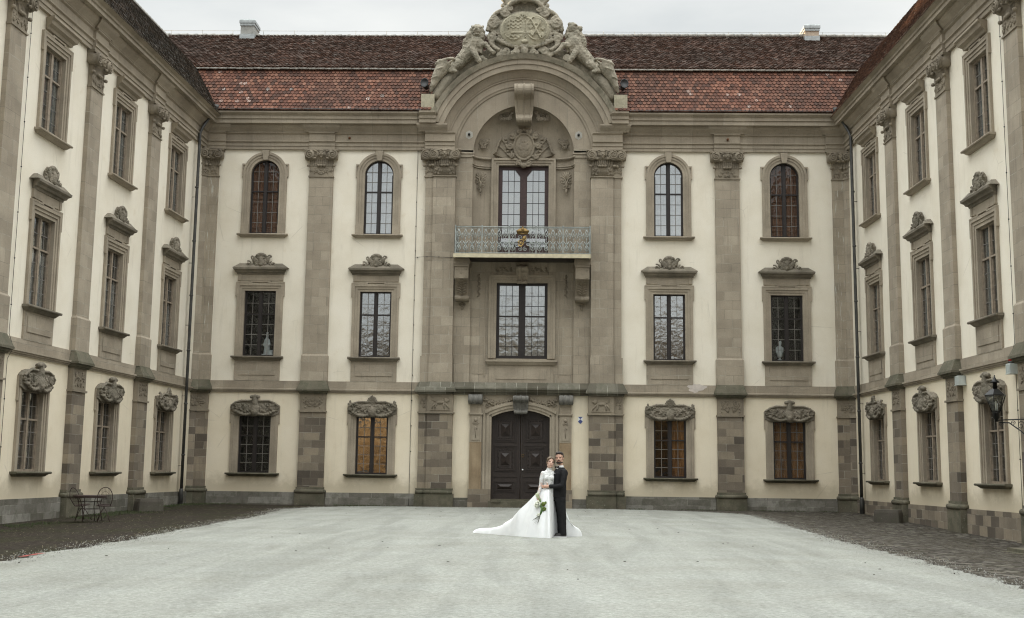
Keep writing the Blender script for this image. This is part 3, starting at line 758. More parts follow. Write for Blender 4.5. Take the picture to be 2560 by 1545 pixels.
# relief with draped flags and oval shield over the balcony door
m = MB()
for s in (-1, 1):
    m.prism([(s*.25, 14.15), (s*.5, 14.2), (s*1.25, 14.5), (s*1.22, 14.72), (s*.9, 15.25), (s*.45, 15.55), (s*.15, 15.5)][::s], .38, .56)
    m.limb([(s*.35, .36, 14.35), (s*.95, .34, 15.2)], (.03, .03)); m.limb([(s*.5, .36, 14.35), (s*1.12, .34, 14.95)], (.025, .025))
    m.tube([(s*.95, .33, 15.2), (s*1.08, .30, 14.9), (s*1.16, .30, 14.6), (s*1.30, .33, 14.50)], .05, 8)
    m.scroll(s*.50, 15.28, .30, .16, 1.5, 1, s, .045); m.scroll(s*.58, 14.85, .30, .15, 1.5, 3, -s, .045); m.scroll(s*.52, 14.42, .30, .13, 1.4, 3, s, .04)
    m.scroll(s*.2, 15.48, .30, .12, 1.3, 1, -s, .04); m.scroll(s*.2, 14.12, .30, .14, 1.4, 4, s, .045)
    for k in range(6): m.ell((s*(.66+.02*k), .33, 14.5+.13*k), (.07, .04, .05), 6, 5)
m.ell((0, .36, 14.83), (.36, .12, .50), 20, 12); m.tube([(.42*cos(a*PI/12), .32, 14.83+.56*sin(a*PI/12)) for a in range(24)], .045, 8, True)
relief(m, -.26, .26, 14.5, 15.15, .25, 41, 4, .02, True, 6)
for k in range(-2, 3): m.ell((k*.11, .30, 15.55-abs(k)*.04), (.05, .06, .08))
m.ell((0, .3, 14.02), (.14, .1, .12))
sculpt('relief_shield', m, G['carved'], CB, .022, 1, disp=.006, dsize=.06)
# keystone console of the arch
def console(m, x, yb, z_top, z_bot, w0, w1, y0, y1, grooves=True):
    """scrolled bracket: fat roll on top, small roll at the bottom"""
    H = z_top-z_bot; r0, r1 = H*.16, H*.09; n = 14; prof = []
    prof += [(yb, z_top), (y0, z_top)]
    for k in range(9): a = PI/2+PI*k/8; prof.append((y0-r0*1.0+r0*1.0*cos(a)*1.0+0*r0, z_top-r0+r0*sin(a)))
    for k in range(1, 8):
        t = k/8; prof.append((y0-r0*.35+(y1-y0+r0*.35)*t**.7, z_top-2*r0-(H-2*r0-2*r1)*t))
    for k in range(7): a = PI/2+PI*k/6; prof.append((y1-r1+r1*cos(a), z_bot+r1+r1*sin(a)))
    prof += [(yb, z_bot)]
    m.add([(x+s*(w0 if z > z_bot+H*.5 else w0+(w1-w0)*(1-(z-z_bot)/(H*.5)))/2, y, z) for s in (-1, 1) for y, z in prof],
          [tuple(range(len(prof))), tuple(range(2*len(prof)-1, len(prof)-1, -1))] + [(i, i+len(prof), (i+1) % len(prof)+len(prof), (i+1) % len(prof)) for i in range(len(prof))])
    if grooves:
        for s in (-.36, 0, .36):
            m.tube([(x+s*(w0+(w1-w0)*max(0, (z_bot+H*.5-z)/(H*.5))), y-.005, z) for y, z in prof[2:-1]], .022+.012*(s == 0), 6)
m = MB(); console(m, 0, .3, 17.27, 15.72, .80, .62, -.34, -.10)
obj('arch_keystone', m, G['stone_plain'], CB)
# ---- arched gable mouldings
m = MB()
def A(z, r): return math.asin(min(1, (z-CZ)/r))
for r0, r1, p0, p1, z in [(2.09, 2.80, .10, .10, 14.50), (2.80, 2.90, .15, .17, 14.62), (2.90, 3.17, .20, .20, 14.78), (3.17, 3.24, .25, .25, 15.12), (3.24, 3.50, .28, .44, 15.18), (3.50, 3.72, .58, .60, 15.50), (3.72, 3.92, .64, .64, 15.66)]:
    a = A(z, r1); m.arc(0, CZ, r0, r1, .9, -p0, -p1, a, PI-a, 56)
obj('gable_arch', m, G['stone_course'], CB)
m = MB(); a = A(15.86, 4.12); m.arc(0, CZ, 3.92, 4.12, .9, -.70, -.82, a, PI-a, 56)
for k in range(1, 15): q = a+(PI-2*a)*k/15; m.arc(0, CZ, 3.915, 4.135, .5, -.706, -.826, q-.0035, q+.0035, 1)
obj('arch_coping', m, G['crest'], CB)
m = MB()
for r0, p, z in [(2.80, .15, 14.70), (2.90, .20, 14.84), (3.24, .27, 15.22)]: pass
m.prism([(-4.25, 14.56), (-2.07, 14.56)] + [(2.12*cos(PI-PI*k/24), CZ+2.12*sin(PI-PI*k/24)) for k in range(2, 23)] + [(2.07, 14.56), (4.25, 14.56), (4.25, 15.5)] + [(3.6*cos(PI*k/24), CZ+3.6*sin(PI*k/24)) for k in range(3, 22)] + [(-4.25, 15.5)], .03, .9)
obj('gable_wall', m, G['stone_plain'], CB)
# entablature breaks over the paired pilasters
for s in (-1, 1):
    m = MB(); x0, x1 = (-4.06, -2.82) if s < 0 else (2.82, 4.06)
    d = .26
    m.profx([(p+d if p else 0, z) for p, z in [*ENT_LOW, (0, 15.26)]], *( (x0-.02, x1-.02) if s < 0 else (x0+.02, x1+.02)))
    a, b = (-4.10, -3.15) if s < 0 else (3.15, 4.10)
    m.profx([(p+d if p else 0, z) for p, z in ENT_MID], a, b, .5 if s < 0 else 0, .5 if s > 0 else 0)
    a, b = (-4.30, -3.62) if s < 0 else (3.62, 4.30)
    m.profx([(p+.2 if p > .5 else p, z) for p, z in [(0, 15.564), (.55, 15.564), (.55, 15.72), (.60, 15.74), (.60, 15.86), (.72, 15.95), (.73, 16.015), (0, 16.07)]], a, b)
    obj('entablature_break', m, G['stone_plain'], CB)
    m = MB(); m.box(s*3.72, s*4.27, .7, -.45, 16.06, 16.86); obj('gable_pedestal', m, G['crest_pale'], CB)
# tie anchors
for x in (-2.27, 2.27):
    m = MB(); m.prism([(x-.14, 15.12), (x, 15.02), (x+.15, 15.13), (x+.14, 15.32), (x, 15.40), (x-.13, 15.32)], -.107, -.09); pl = obj('mortar_patch', m, simple('mortar', (.36,.35,.31), .9, .1), CB)
    m = MB(); m.lathe([(.05, 0), (.055, .08), (.02, .12)], n=12, T=Matrix.Translation((x, -.107, 15.22)) @ Matrix.Rotation(PI/2, 4, 'X')); obj('tie_anchor', m, G['iron'], pl)
for x, z in ((-12.88, 15.05), (-7.25, 15.04), (8.4, 15.03), (12.6, 15.0)):
    m = MB(); m.ell((x, -.13 if abs(x) != 8.4 else -.27, z), (.055, .08, .055)); obj('anchor_plate', m, simple('rust', (.14,.06,.025), .8, .3), CB)

# ---- paired pilasters beside the bay
def big_pilaster(s):
    y0 = .0; out = []
    def bx(m, a, b, p, z0, z1):
        m.box(s*a, s*b, .02, -p, z0, z1)
    m = MB()
    bx(m, 2.79, 3.70, .30, 5.98, 13.40); bx(m, 3.70, 4.03, .20, 5.98, 13.40); bx(m, 2.77, 3.73, .35, 4.93, 5.98); bx(m, 3.73, 4.08, .25, 4.93, 5.98)
    o = obj('paired_pilaster', m, G['stone'], CB)
    cm = MB(); T = Matrix.Translation((s*3.86, 0, 0)); k = capital_mb(.40, .20, 13.38, False, 21); cm.add(k.v, k.f, False, T)
    T = Matrix.Translation((s*3.25, 0, 0)); k = capital_mb(.92, .30, 13.38, True, 22); cm.add(k.v, k.f, False, T)
    cm.sm = [len(f) == 4 and i > 12 for i, f in enumerate(cm.f)]
    obj('capital', cm, G['carved'], o)
    m = MB(); a, b = (2.68, 3.80)
    for (x0, x1, X0, X1, p) in ((2.60, 3.84, 2.74, 3.74, .35), (3.80, 4.26, 3.74, 4.10, .25)):
        f = [s*x0, s*x1, s*X0, s*X1]; f = [min(f[:2]), max(f[:2]), min(f[2:]), max(f[2:])]
        m.frustum(f[0], f[1], 4.60, f[2], f[3], 4.94, 0, -p-.20, -p-.03); m.box(f[0]-.01, f[1]+.01, 0, -p-.21, 4.53, 4.60); m.box(f[2]-.04, f[3]+.04, 0, -p-.10, 4.44, 4.53)
    obj('weathered_cap', m, G['mossy_course'], o)
    m = MB(); bx(m, 2.71, 3.74, .36, 3.74, 4.44); bx(m, 3.74, 4.10, .26, 3.74, 4.44); bx(m, 2.66, 3.79, .41, 3.68, 3.74); bx(m, 3.79, 4.14, .31, 3.68, 3.74)
    # striding lion relief
    cx = s*3.22; y = -.37; d = -s
    for q in ((-.40, .40, 3.80, 3.83), (-.40, .40, 4.37, 4.40)): m.box(cx+q[0], cx+q[1], -.36, -.38, q[2], q[3])
    m.ell((cx, y, 4.12), (.20, .045, .075)); m.ell((cx+d*.24, y, 4.20), (.09, .055, .10)); m.ell((cx+d*.33, y, 4.20), (.05, .04, .05))
    for lx, fx in ((.2, .33), (.14, .16), (-.14, -.22), (-.2, -.34)): m.limb([(cx+d*lx, y, 4.08), (cx+d*fx*.9, y, 3.96), (cx+d*(fx+.02), y, 3.88)], (.04, .026, .03), 6)
    m.tube([(cx-d*.2, y, 4.15), (cx-d*.33, y, 4.22), (cx-d*.3, y, 4.32), (cx-d*.38, y, 4.35)], .018, 6)
    relief(m, s*3.92-.14, s*3.92+.14, 3.82, 4.38, -.265, 24, 6, .022, False, 8)
    obj('relief_panel', m, G['carved'], o)
    m = MB(); bx(m, 2.73, 3.74, .34, .72, 3.68); bx(m, 3.74, 4.09, .24, .72, 3.68); obj('lower_shaft', m, G['stone_low'], o)
    m = MB(); bx(m, 2.64, 3.80, .44, -.3, .50); bx(m, 3.80, 4.20, .34, -.3, .50)
    for a, b, p in ((2.68, 3.79, .40), (3.79, 4.15, .30)):
        m.tube([(s*a, -p, .57), (s*b, -p, .57)], .085, 10); bx(m, a+.02, b-.02, p, .50, .66); bx(m, a, b, p+.02, .665, .72)
    obj('pilaster_base', m, G['mossy'], o)
big_pilaster(-1); big_pilaster(1)

# ---- weathered ledge over the portal
m = MB(); m.profx([(0, 4.46), (.12, 4.46), (.14, 4.52), (.26, 4.56), (.30, 4.64), (.36, 4.66), (.36, 4.72), (.12, 4.95), (0, 4.95)], -2.78, 2.78)
obj('portal_ledge', m, G['mossy_course'], CB)

# ---- first floor centre window
def centre_window(z0, z1, y, zt, cols, ra, rb, gl, wood, bands, zr=None, back=None):
    m = MB(); band_frame(m, 1.05, z0, z1, bands, y+.03)
    for p in range(0): pass
    T = Matrix.Translation((0, 0, 0)) if len(bands[0]) > 3 else None
    return m
m = MB(); band_frame(m, 1.05, 5.94, 9.05, [(-.006, .12, -.06), (.12, .22, -.03), (.22, .31, .0)], .33, .12)
for s in (-1, 1): m.box(s*1.48, s*1.52, .1, .07, 5.2, 9.6); m.box(s*1.52, s*2.0, .1, .085, 5.3, 5.33)
o = obj('window', m, G['stone_plain'], CB); tag(o, 'tall first floor window under the balcony')
m = MB(); m.box(-1.45, 1.45, .3, -.10, 5.80, 5.88); m.frustum(-1.36, 1.36, 5.68, -1.42, 1.42, 5.80, .1, -.0, -.08); m.box(-1.30, 1.30, .1, .06, 4.93, 5.68); m.box(-1.02, 1.02, .06, .04, 5.1, 5.55)
obj('window_sill', m, G['stone_plain'], o)
casement(o, 1.05, 5.94, 9.05, 7.68, 3, 3, 4, .28, G['wood_dark'], G['glass_mirror'], mull=.11, fr=.10, bar=G['iron'])
room(o, 1.05, 5.94, 9.05, .28, ('curtain_grey', -1.0, 1.0, 6.0, 9.0))
m = MB(); console(m, 0, .12, 9.72, 9.0, .50, .42, -.06, .06); obj('keystone', m, G['stone_plain'], o)
for s in (-1, 1):
    m = MB(); relief(m, s*.72-.42, s*.72+.42, 9.42, 9.70, .06, 51, 8, .02, False, 10)
    for k in range(9): m.ell((s*1.78, .08, 9.35-k*.105), (.05-.002*k, .03, .045), 6, 5); m.ell((s*(1.78+.05*(-1)**k), .08, 9.30-k*.105), (.03, .02, .03), 5, 4)
    obj('garland', m, G['carved'], CB)
# ---- balcony door and window
m = MB(); band_frame(m, 1.05, 9.9, 14.06, [(-.006, .10, -.42), (.10, .20, -.38), (.20, .29, -.34)], .8, .55)
o = obj('window', m, G['stone_plain'], CB); tag(o, 'tall glazed balcony door in the niche')
casement(o, 1.05, 11.0, 14.04, 11.06, 3, 6, 1, .66, G['wood_red'], G['glass_sky'], mull=.12, fr=.14, bar=G['wood_dark'])
for s in (-1, 1):
    pass
m = MB(); m.box(-1.05, 1.05, .60, .70, 9.95, 11.0)
for s in (-1, 1):
    m.box(s*.16, s*.88, .585, .60, 10.1, 10.4)
    m.prism([(s*.10, 13.64), (s*.16, 13.64), (s*.36, 13.90), (s*.10, 13.90)][::s], .585, .60)
obj('door_panel', m, G['wood_red'], o)
m = MB(); m.box(-.92, -.14, .575, .584, 10.62, 10.98); m.box(.14, .92, .575, .584, 10.62, 10.98); obj('lower_pane', m, G['glass_sky'], o)
room(o, 1.05, 11.0, 14.04, .66)

# ---- balcony
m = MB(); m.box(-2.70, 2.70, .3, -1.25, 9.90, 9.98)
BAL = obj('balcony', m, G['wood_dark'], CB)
m = MB(); m.profx([(1.24, 9.86), (1.30, 9.86), (1.30, 10.02), (1.24, 10.02)], -2.74, 2.74)
for s in (-1, 1): m.box(s*2.69, s*2.75, 0, -1.245, 9.861, 10.019)
obj('balcony_fascia', m, G['cream_paint'], BAL)
def rail_run(m, x0, x1, n, y, axis='x', z0=10.06, z1=11.12, gap=None):
    def q(u, z, dy=0): return (u, y+dy, z) if axis == 'x' else (y+dy, u, z)
    L = x1-x0; st = L/n; H = z1-z0
    for zz, r in ((z0, .018), (z1, .024), (z1-.05, .010)): m.tube([q(x0, zz), q(x1, zz)], r, 6)
    for k in range(n):
        c = x0+st*(k+.5); h = st*.5
        if gap and gap[0] < c < gap[1]: continue
        m.tube([q(c-h, z1-.05), q(c-h*.5, z1-.11), q(c, z1-.05)], .009, 5); m.tube([q(c+h, z1-.05), q(c+h*.5, z1-.11), q(c, z1-.05)], .009, 5)
        # upper drop shaped leaf, stem, tulip leaves and round bulb
        for sg in (-1, 1):
            m.tube([q(c, z1-.09), q(c+sg*h*.45, z1-.24), q(c+sg*h*.55, z1-.31), q(c+sg*h*.2, z1-.38), q(c, z1-.40)], .019, 5)
            m.tube([q(c, z0+.30), q(c+sg*h*.35, z0+.40), q(c+sg*h*.85, z0+.50)], [.016, .028, .008], 5)
            m.tube([q(c+sg*h, z1-.24), q(c+sg*h*.8, z1-.34), q(c+sg*h*.72, z1-.42), q(c+sg*h, z1-.48)], .014, 5)
            m.tube([q(c, z0+.33), q(c+sg*h*.55, z0+.22), q(c+sg*h*.5, z0+.15), q(c, z0+.09)], .020, 5)
            m.tube([q(c+sg*h, z0+.04), q(c+sg*h*.97, z0+.3), q(c+sg*h*.80, z0+.42)], .007, 5)
        m.ell(q(c, z1-.29), (.025, .012, .055) if axis == 'x' else (.012, .025, .055), 6, 5)
        m.ell(q(c, z0+.21), (.035, .014, .045) if axis == 'x' else (.014, .035, .045), 6, 5)
        m.tube([q(c, z0), q(c, z1-.38)], .010, 5); m.ell(q(c, z0+.55), .022, 6, 4)
m = MB(); rail_run(m, -2.68, 2.72, 20, -1.20, gap=(-.28, .32))
rail_run(m, -1.20, .02, 4, -2.68, 'y'); rail_run(m, -1.20, .02, 4, 2.72, 'y')
for x in (-2.68, -1.61, -.52, .56, 1.64, 2.72): m.box(x-.022, x+.022, -1.225, -1.175, 10.02, 11.14); m.ell((x, -1.2, 11.16), .035, 6, 5)
for x in (-.28, .32):
    m.tube([(x, -1.2, 10.06), (x, -1.2, 11.07)], .010, 5)
obj('balcony_railing', m, G['rail'], BAL)
m = MB()
for s in (-1, 1):
    m.scroll(.02+s*.10, 10.22, -1.22, .09, 1.5, PI/2, s, .014); m.scroll(.02+s*.12, 10.70, -1.22, .10, 1.4, -PI/2, -s, .013); m.scroll(.02+s*.08, 10.50, -1.22, .08, 1.2, 0, s, .012)
obj('railing_scrollwork', m, G['rail'], BAL)
m = MB()
m.scroll(-.05, 10.45, -1.25, .12, 1.3, 2.2, 1, .016, .3); m.scroll(.08, 10.66, -1.25, .10, 1.2, 4.5, 1, .015, .3)
m.tube([(.14, -1.25, 10.76), (.03, -1.26, 10.64), (.07, -1.26, 10.46), (-.03, -1.26, 10.32), (-.17, -1.25, 10.36)], .016, 6)
m.tube([(-.18, -1.25, 10.52), (-.05, -1.26, 10.60), (.10, -1.26, 10.56)], .013, 6)
obj('gilded_monogram', m, G['gold'], BAL)
m = MB()
m.tube([(-.17, -1.24, 10.84), (.21, -1.24, 10.84)], .035, 8)
for s in (-1, 1): m.ell((.02+s*.13, -1.25, 10.94), (.13, .09, .085)); m.tube([(.02+s*.2, -1.25, 10.84), (.02+s*.25, -1.27, 10.95), (.02+s*.10, -1.28, 11.04), (.02, -1.27, 11.02)], .022, 6)
m.ell((.02, -1.25, 11.0), (.08, .08, .10)); m.ell((.02, -1.26, 11.12), .035)
sculpt('gilded_crown', m, G['brass'], BAL, .014, 1)
for s in (-1, 1):
    x = s*2.43
    m = MB(); m.box(x-.32, x+.32, .0, -1.05, 9.80, 9.86); m.box(x-.33, x+.33, 0, -1.02, 9.64, 9.80); m.box(x-.30, x+.30, 0, -.99, 9.54, 9.64)
    m.box(x-.28, x+.28, 0, -.95, 9.06, 9.54)
    for i in range(3):
        for j in range(3):
            if (i+j) % 2 == 0 or True:
                cx, cz = x-.18+.18*i+(.0 if j % 2 == 0 else .0), 9.14+.16*j
                if (i+j) % 2 == 0: m.prism([(cx-.05, cz), (cx, cz-.05), (cx+.05, cz), (cx, cz+.05)], -.975, -.95)
    m.ell((x, -.80, 9.02), (.06, .06, .04))
    pr = [(0, 9.06), (-.70, 9.06), (-.52, 8.85), (-.40, 8.60), (-.36, 8.45), (-.44, 8.38), (-.44, 8.28), (-.36, 8.22), (0, 8.22)]
    m.add([(x+q*.27, y, z) for q in (-1, 1) for y, z in pr], [tuple(range(9)), tuple(range(17, 8, -1))] + [(i, i+9, (i+1) % 9+9, (i+1) % 9) for i in range(9)])
    m.tube([(x-.29, -.38, 8.33), (x+.29, -.38, 8.33)], .09, 12); m.ell((x, -.40, 8.33), (.09, .10, .10))
    for sg in (-1, 1): m.scroll(x+sg*.20, 8.33, -.40, .09, 1.3, 0, sg, .02)
    for k in range(5):
        for sg in (-1, 1): m.tube([(x, -.43-.05*k, 8.50+.09*k), (x+sg*.10, -.47-.05*k, 8.56+.09*k), (x+sg*.20, -.43-.05*k, 8.58+.09*k)], .02, 5)
    m.scroll(x-.07, 8.10, -.05, .07, 1.2, 0, 1, .022); m.scroll(x+.07, 8.10, -.05, .07, 1.2, PI, -1, .022); m.ell((x, -.05, 7.98), (.05, .05, .09)); m.ell((x, -.05, 8.15), (.06, .06, .05))
    obj('balcony_console', m, G['carved'], BAL)

# ---- portal
m = MB()
for s in (-1, 1):
    m.box(s*1.17, s*1.54, .30, -.06, .71, 3.70); m.box(s*1.17, s*1.26, .30, -.02, .36, 3.70) if False else None
    m.box(s*1.26, s*1.36, -.06, -.09, .71, 3.72); m.box(s*1.42, s*1.50, -.06, -.11, .71, 3.78)
ar = []; zc = 3.86-2.55; rr = 2.55
a0 = math.asin(1.18/rr)
m.arc(0, zc, rr, rr+.10, .30, -.06, -.06, PI/2-a0, PI/2+a0, 16); m.arc(0, zc, rr+.10, rr+.22, .30, -.10, -.10, PI/2-a0*1.03, PI/2+a0*1.03, 16); m.arc(0, zc, rr+.22, rr+.34, .30, -.14, -.14, PI/2-a0*1.1, PI/2+a0*1.1, 16)
m.prism([(-1.56, 3.62), (-1.2, 3.70)] + [((rr+.1)*sin(a0*k/8), zc+(rr+.1)*cos(a0*k/8)) for k in range(-8, 9)] + [(1.2, 3.70), (1.56, 3.62), (1.56, 4.47), (-1.56, 4.47)], -.03, .3)
PO = obj('portal', m, G['stone_plain'], CB)
for s in (-1, 1):
    m = MB(); m.box(s*1.555, s*2.04, .02, -.13, 2.57, 3.68); m.box(s*1.63, s*1.96, -.13, -.15, 2.65, 3.60)
    m.box(s*1.51, s*2.09, .02, -.19, 3.66, 3.73); m.box(s*1.57, s*2.03, .02, -.12, 3.73, 4.08)
    m.ell((s*1.8, -.17, 3.45), (.06, .03, .07)); m.scroll(s*1.74, 3.3, -.16, .06, 1.2, 0, 1, .015); m.scroll(s*1.86, 3.3, -.16, .06, 1.2, PI, -1, .015); m.scroll(s*1.8, 3.1, -.16, .06, 1.2, 0, 1, .015); m.tube([(s*1.8, -.16, 3.2), (s*1.8, -.16, 2.75)], .015, 5)
    obj('portal_jamb', m, G['stone_plain'], PO)
OCHRE = stone('renewed_ochre_stone', [(0, (.22,.16,.10)), (1, (.36,.285,.19))], blocks=False)
for s in (-1, 1): m = MB(); m.box(s*1.56, s*2.04, .02, -.12, .71, 2.565); m.box(s*1.62, s*1.65, -.12, -.14, .8, 2.5); m.box(s*1.95, s*1.98, -.12, -.14, .8, 2.5); obj('renewed_jamb', m, OCHRE, PO)
for s in (-1, 1): m = MB(); m.box(s*1.165, s*2.07, .30, -.18, .30, .71); m.box(s*1.162, s*2.08, .30, -.20, -.2, .30); obj('portal_base', m, G['stone_low'], PO)
BGS = simple('blue_grey_sandstone', (.145,.14,.125), .85, .25, 8, .3)
for s in (-1, 1):
    m = MB(); T = Matrix.Translation((s*1.82, -.20, 4.27)) @ Matrix.Rotation(PI/2, 4, 'Y')
    m.lathe([(.15, -.29), (.20, -.27), (.20, -.12), (.17, -.10), (.20, -.07), (.20, .07), (.17, .10), (.20, .12), (.20, .27), (.15, .29)], n=18, T=T)
    m.box(s*1.54, s*2.10, .0, -.2, 4.10, 4.46); obj('portal_volute', m, BGS, PO)
m = MB(); console(m, 0, .12, 4.42, 3.70, .62, .52, -.22, -.16); obj('portal_keystone', m, BGS, PO)
for s in (-1, 1):
    m = MB()
    for k in range(13):
        t = k/12; x = s*(.38+1.12*t); z = 4.30-.20*sin(PI*t); rr_ = .05+.05*sin(PI*t)
        rd = random.Random(k)
        for j in range(4): m.ell((x+rd.uniform(-.04, .04), -.07, z+rd.uniform(-1, 1)*rr_), (.045, .045, .045), 6, 4)
    m.tube([(s*.35, -.06, 4.36), (s*.6, -.07, 4.20), (s*.95, -.07, 4.12), (s*1.3, -.07, 4.22), (s*1.5, -.06, 4.36)], .035, 6)
    m.scroll(s*1.35, 4.05, -.06, .09, 1.3, 0, s, .02); m.scroll(s*.5, 4.02, -.05, .06, 1.3, 0, s, .018)
    obj('flower_garland', m, G['carved'], PO)
# double door
def door_leaf(s):
    y = .24; m = MB(); pts = [(s*.012, .33), (s*1.19, .33), (s*1.19, zc+math.sqrt(rr**2-1.19**2)+.02)]
    pts += [(s*x, zc+math.sqrt(rr**2-x*x)+.02) for x in (.95, .7, .45, .2, .012)]
    m.prism(pts[::s], y, y+.09)
    m.box(s*.012, s*1.19, y, y-.03, .33, .50); m.box(s*.012, s*1.19, y, y-.03, 1.20, 1.30)
    for x0, x1 in ((.012, .14), (1.08, 1.19)): m.box(s*x0, s*x1, y, y-.02, .5, 3.62)
    m.box(s*.14, s*1.08, y, y-.02, 2.52, 2.42); m.box(s*.012, s*.07, y, y-.05, .5, 3.80)
    d = obj('door_leaf', m, G['door'], PO)
    for z0, z1, big in ((.62, 1.02, 0), (1.42, 2.40, 1), (2.60, 3.56, 1)):
        x0, x1 = .20, 1.02; m = MB()
        for a in (0, .05):
            for bx_ in ((x0+a, x0+a+.03, z0+a, z1-a), (x1-a-.03, x1-a, z0+a, z1-a)): m.box(s*bx_[0], s*bx_[1], y, y-.035+a*.3, bx_[2], bx_[3])
            m.box(s*(x0+a+.03), s*(x1-a-.03), y, y-.035+a*.3, z0+a, z0+a+.03); m.box(s*(x0+a+.03), s*(x1-a-.03), y, y-.035+a*.3, z1-a-.03, z1-a)
        q = .23 if big else .11; X0, X1, Z0, Z1 = x0+q, x1-q, z0+q*(1.05 if big else .9), z1-q*(1.05 if big else .9)
        xa, xb = (s*X0, s*X1); cx = (xa+xb)/2; cz = (Z0+Z1)/2
        if big:
            rz = (Z1-Z0)/2-.17
            vs = [(xa,y,Z0),(xb,y,Z0),(xb,y,Z1),(xa,y,Z1),(cx,y-.09,cz-rz),(cx,y-.09,cz+rz)]; fs = [(0,1,4),(1,2,5,4),(2,3,5),(3,0,4,5)]
            m.box(xa-.03, xb+.03, y, y-.02, Z0-.03, Z0) ; m.box(xa-.03, xb+.03, y, y-.02, Z1, Z1+.03)
        else:
            rx = abs(xb-xa)/2-.13
            vs = [(xa,y,Z0),(xb,y,Z0),(xb,y,Z1),(xa,y,Z1),(cx-s*rx,y-.07,cz),(cx+s*rx,y-.07,cz)]; fs = [(0,1,5,4),(1,2,5),(2,3,4,5),(3,0,4)]
        m.add(vs, fs)
        if big:
            for k in range(14):
                t = k/13
                for xx in (x0+.13, x1-.13): m.ell((s*xx, y-.008, z0+.15+(z1-z0-.3)*t), (.028, .012, .022), 5, 4)
            for k in range(7):
                for zz in (z0+.13, z1-.13): m.ell((s*(x0+.2+(x1-x0-.4)*k/6), y-.008, zz), (.026, .012, .022), 5, 4)
        obj('door_panel', m, G['door'], d)
    if s > 0:
        m = MB(); m.ell((.10, y-.08, 1.49), .032); obj('door_knob', m, G['white'], d)
        m = MB(); m.tube([(.10+.05*cos(a*PI/8), y-.07, 2.05+.06*sin(a*PI/8)) for a in range(16)], .008, 5, True); obj('door_handle', m, G['brass'], d)
door_leaf(-1); door_leaf(1)
m = MB(); m.box(-1.2, 1.2, .4, .1, .26, .33); m.box(-1.25, 1.25, .4, -.30, .0, .26) ; m.box(-1.14, -.75, -.05, -.33, .20, .30)
obj('threshold', m, G['mossy'], PO)

# ---- roof of the central block
E_ = (0, -.76, 16.10); BR = (.55, 18.24); RG = (4.9, 21.22)
LV = Vector((0, BR[0]+.55, BR[1]-16.16)); UV = Vector((0, RG[0]-BR[0]+.12, RG[1]-BR[1]-.06))
m = MB(); slab(m, (0, -.52, 16.16), (1,0,0), LV, -17, -3.9, LV.length, .1, -.012); slab(m, (0, -.52, 16.16), (1,0,0), LV, 3.9, 17, LV.length, .1, -.012); slab(m, (0, BR[0]-.12, BR[1]+.06), (1,0,0), UV, -19, 19, UV.length, .1, -.012)
V2 = Vector((0, 4, -3)); slab(m, (0, RG[0], RG[1]), (1,0,0), V2, -19, 19, 6, .1, -.012)
RF = obj('roof', m, G['tile_dark'], CB)
tw, th = .168, .172
def clipL(O0):
    def c(u, v):
        x = O0+u; lim = 12.75+v/LV.length*1.4+.25
        return abs(x) < lim and not (abs(x) < 3.75)
    return c
tile_field('lower_roof_tiles', RF, G['tile_red'], (-14.5, -.50, 16.165), (1,0,0), LV, 29, LV.length-.05, tw, th, 5, clipL(-14.5))
def clipU(u, v): return abs(-17+u) < 14.1+v/UV.length*3.0
tile_field('upper_roof_tiles', RF, G['tile_dark'], (-17, BR[0]-.14, BR[1]+.055), (1,0,0), UV, 34, UV.length-.05, .17, .15, 6, clipU)
EV = Vector((0, .22, .07))
for x0_ in (-12.85, 4.3): tile_field('eaves_tiles', RF, G['tile_red'], (x0_, -.76, 16.07), (1,0,0), EV, 8.4, .1, .16, .12, 8)
for s in (-1, 1): m = MB(); m.box(s*4.25, s*12.8, -.52, -.58, 16.13, 16.185); obj('eaves_flashing', m, G['lead'], RF)
m = MB(); rd = random.Random(3); x = -14.2
while x < 14.2:
    L = .38; z = BR[1]-.02+rd.uniform(-.006, .006)
    m.tube([(x, BR[0]-.10, z), (x+L*.98, BR[0]-.10, z)], [.034, .044], 8); x += L
for s in (-1, 1): pass
obj('break_ridge_tiles', m, G['ridge'], RF)
m = MB(); x = -17.4
while x < 17.4:
    L = .42; z = RG[1]+.02+.05*sin(x*.16)+rd.uniform(-.01, .01)
    m.tube([(x, RG[0], z), (x+L*1.02, RG[0], z+.012)], [.075, .098], 8); x += L
m.tube([(-17.4, RG[0], RG[1]+.23), (17.4, RG[0], RG[1]+.23)], .008, 4)
for k in range(24): m.tube([(-16.5+k*1.43, RG[0], RG[1]), (-16.5+k*1.43, RG[0], RG[1]+.26)], .010, 4)
obj('ridge_tiles', m, G['ridge'], RF)
for x, mt, w, dz in ((-12.85, 'grey', .62, -.22), (12.95, 'tan', .62, -.38)):
    m = MB(); m.box(x-w/2, x+w/2, 4.4, 5.35, 20.3, 21.86+dz)
    c = obj('chimney', m, simple('chimney_render_'+mt, (.30,.30,.28) if mt == 'grey' else (.42,.34,.26), .9, .2, 6, .2), RF)
    m = MB(); m.box(x-w/2-.06, x+w/2+.06, 4.33, 5.42, 21.86+dz, 21.98+dz); m.box(x-w/2-.03, x+w/2+.03, 4.36, 5.39, 21.74+dz, 21.86+dz); m.frustum(x-w/2-.06, x+w/2+.06, 21.98+dz, x-w/2-.02, x+w/2+.02, 22.05+dz, 5.4, 4.33, 4.36)
    zn = simple('chimney_zinc_'+mt, (.33,.35,.35), .5, .2, 8, .1, .4); obj('chimney_cap', m, zn, c)
    m = MB(); m.box(x-w/2-.03, x+w/2+.03, 4.36, 5.4, 20.3, 21.12); obj('chimney_flashing', m, zn, c)

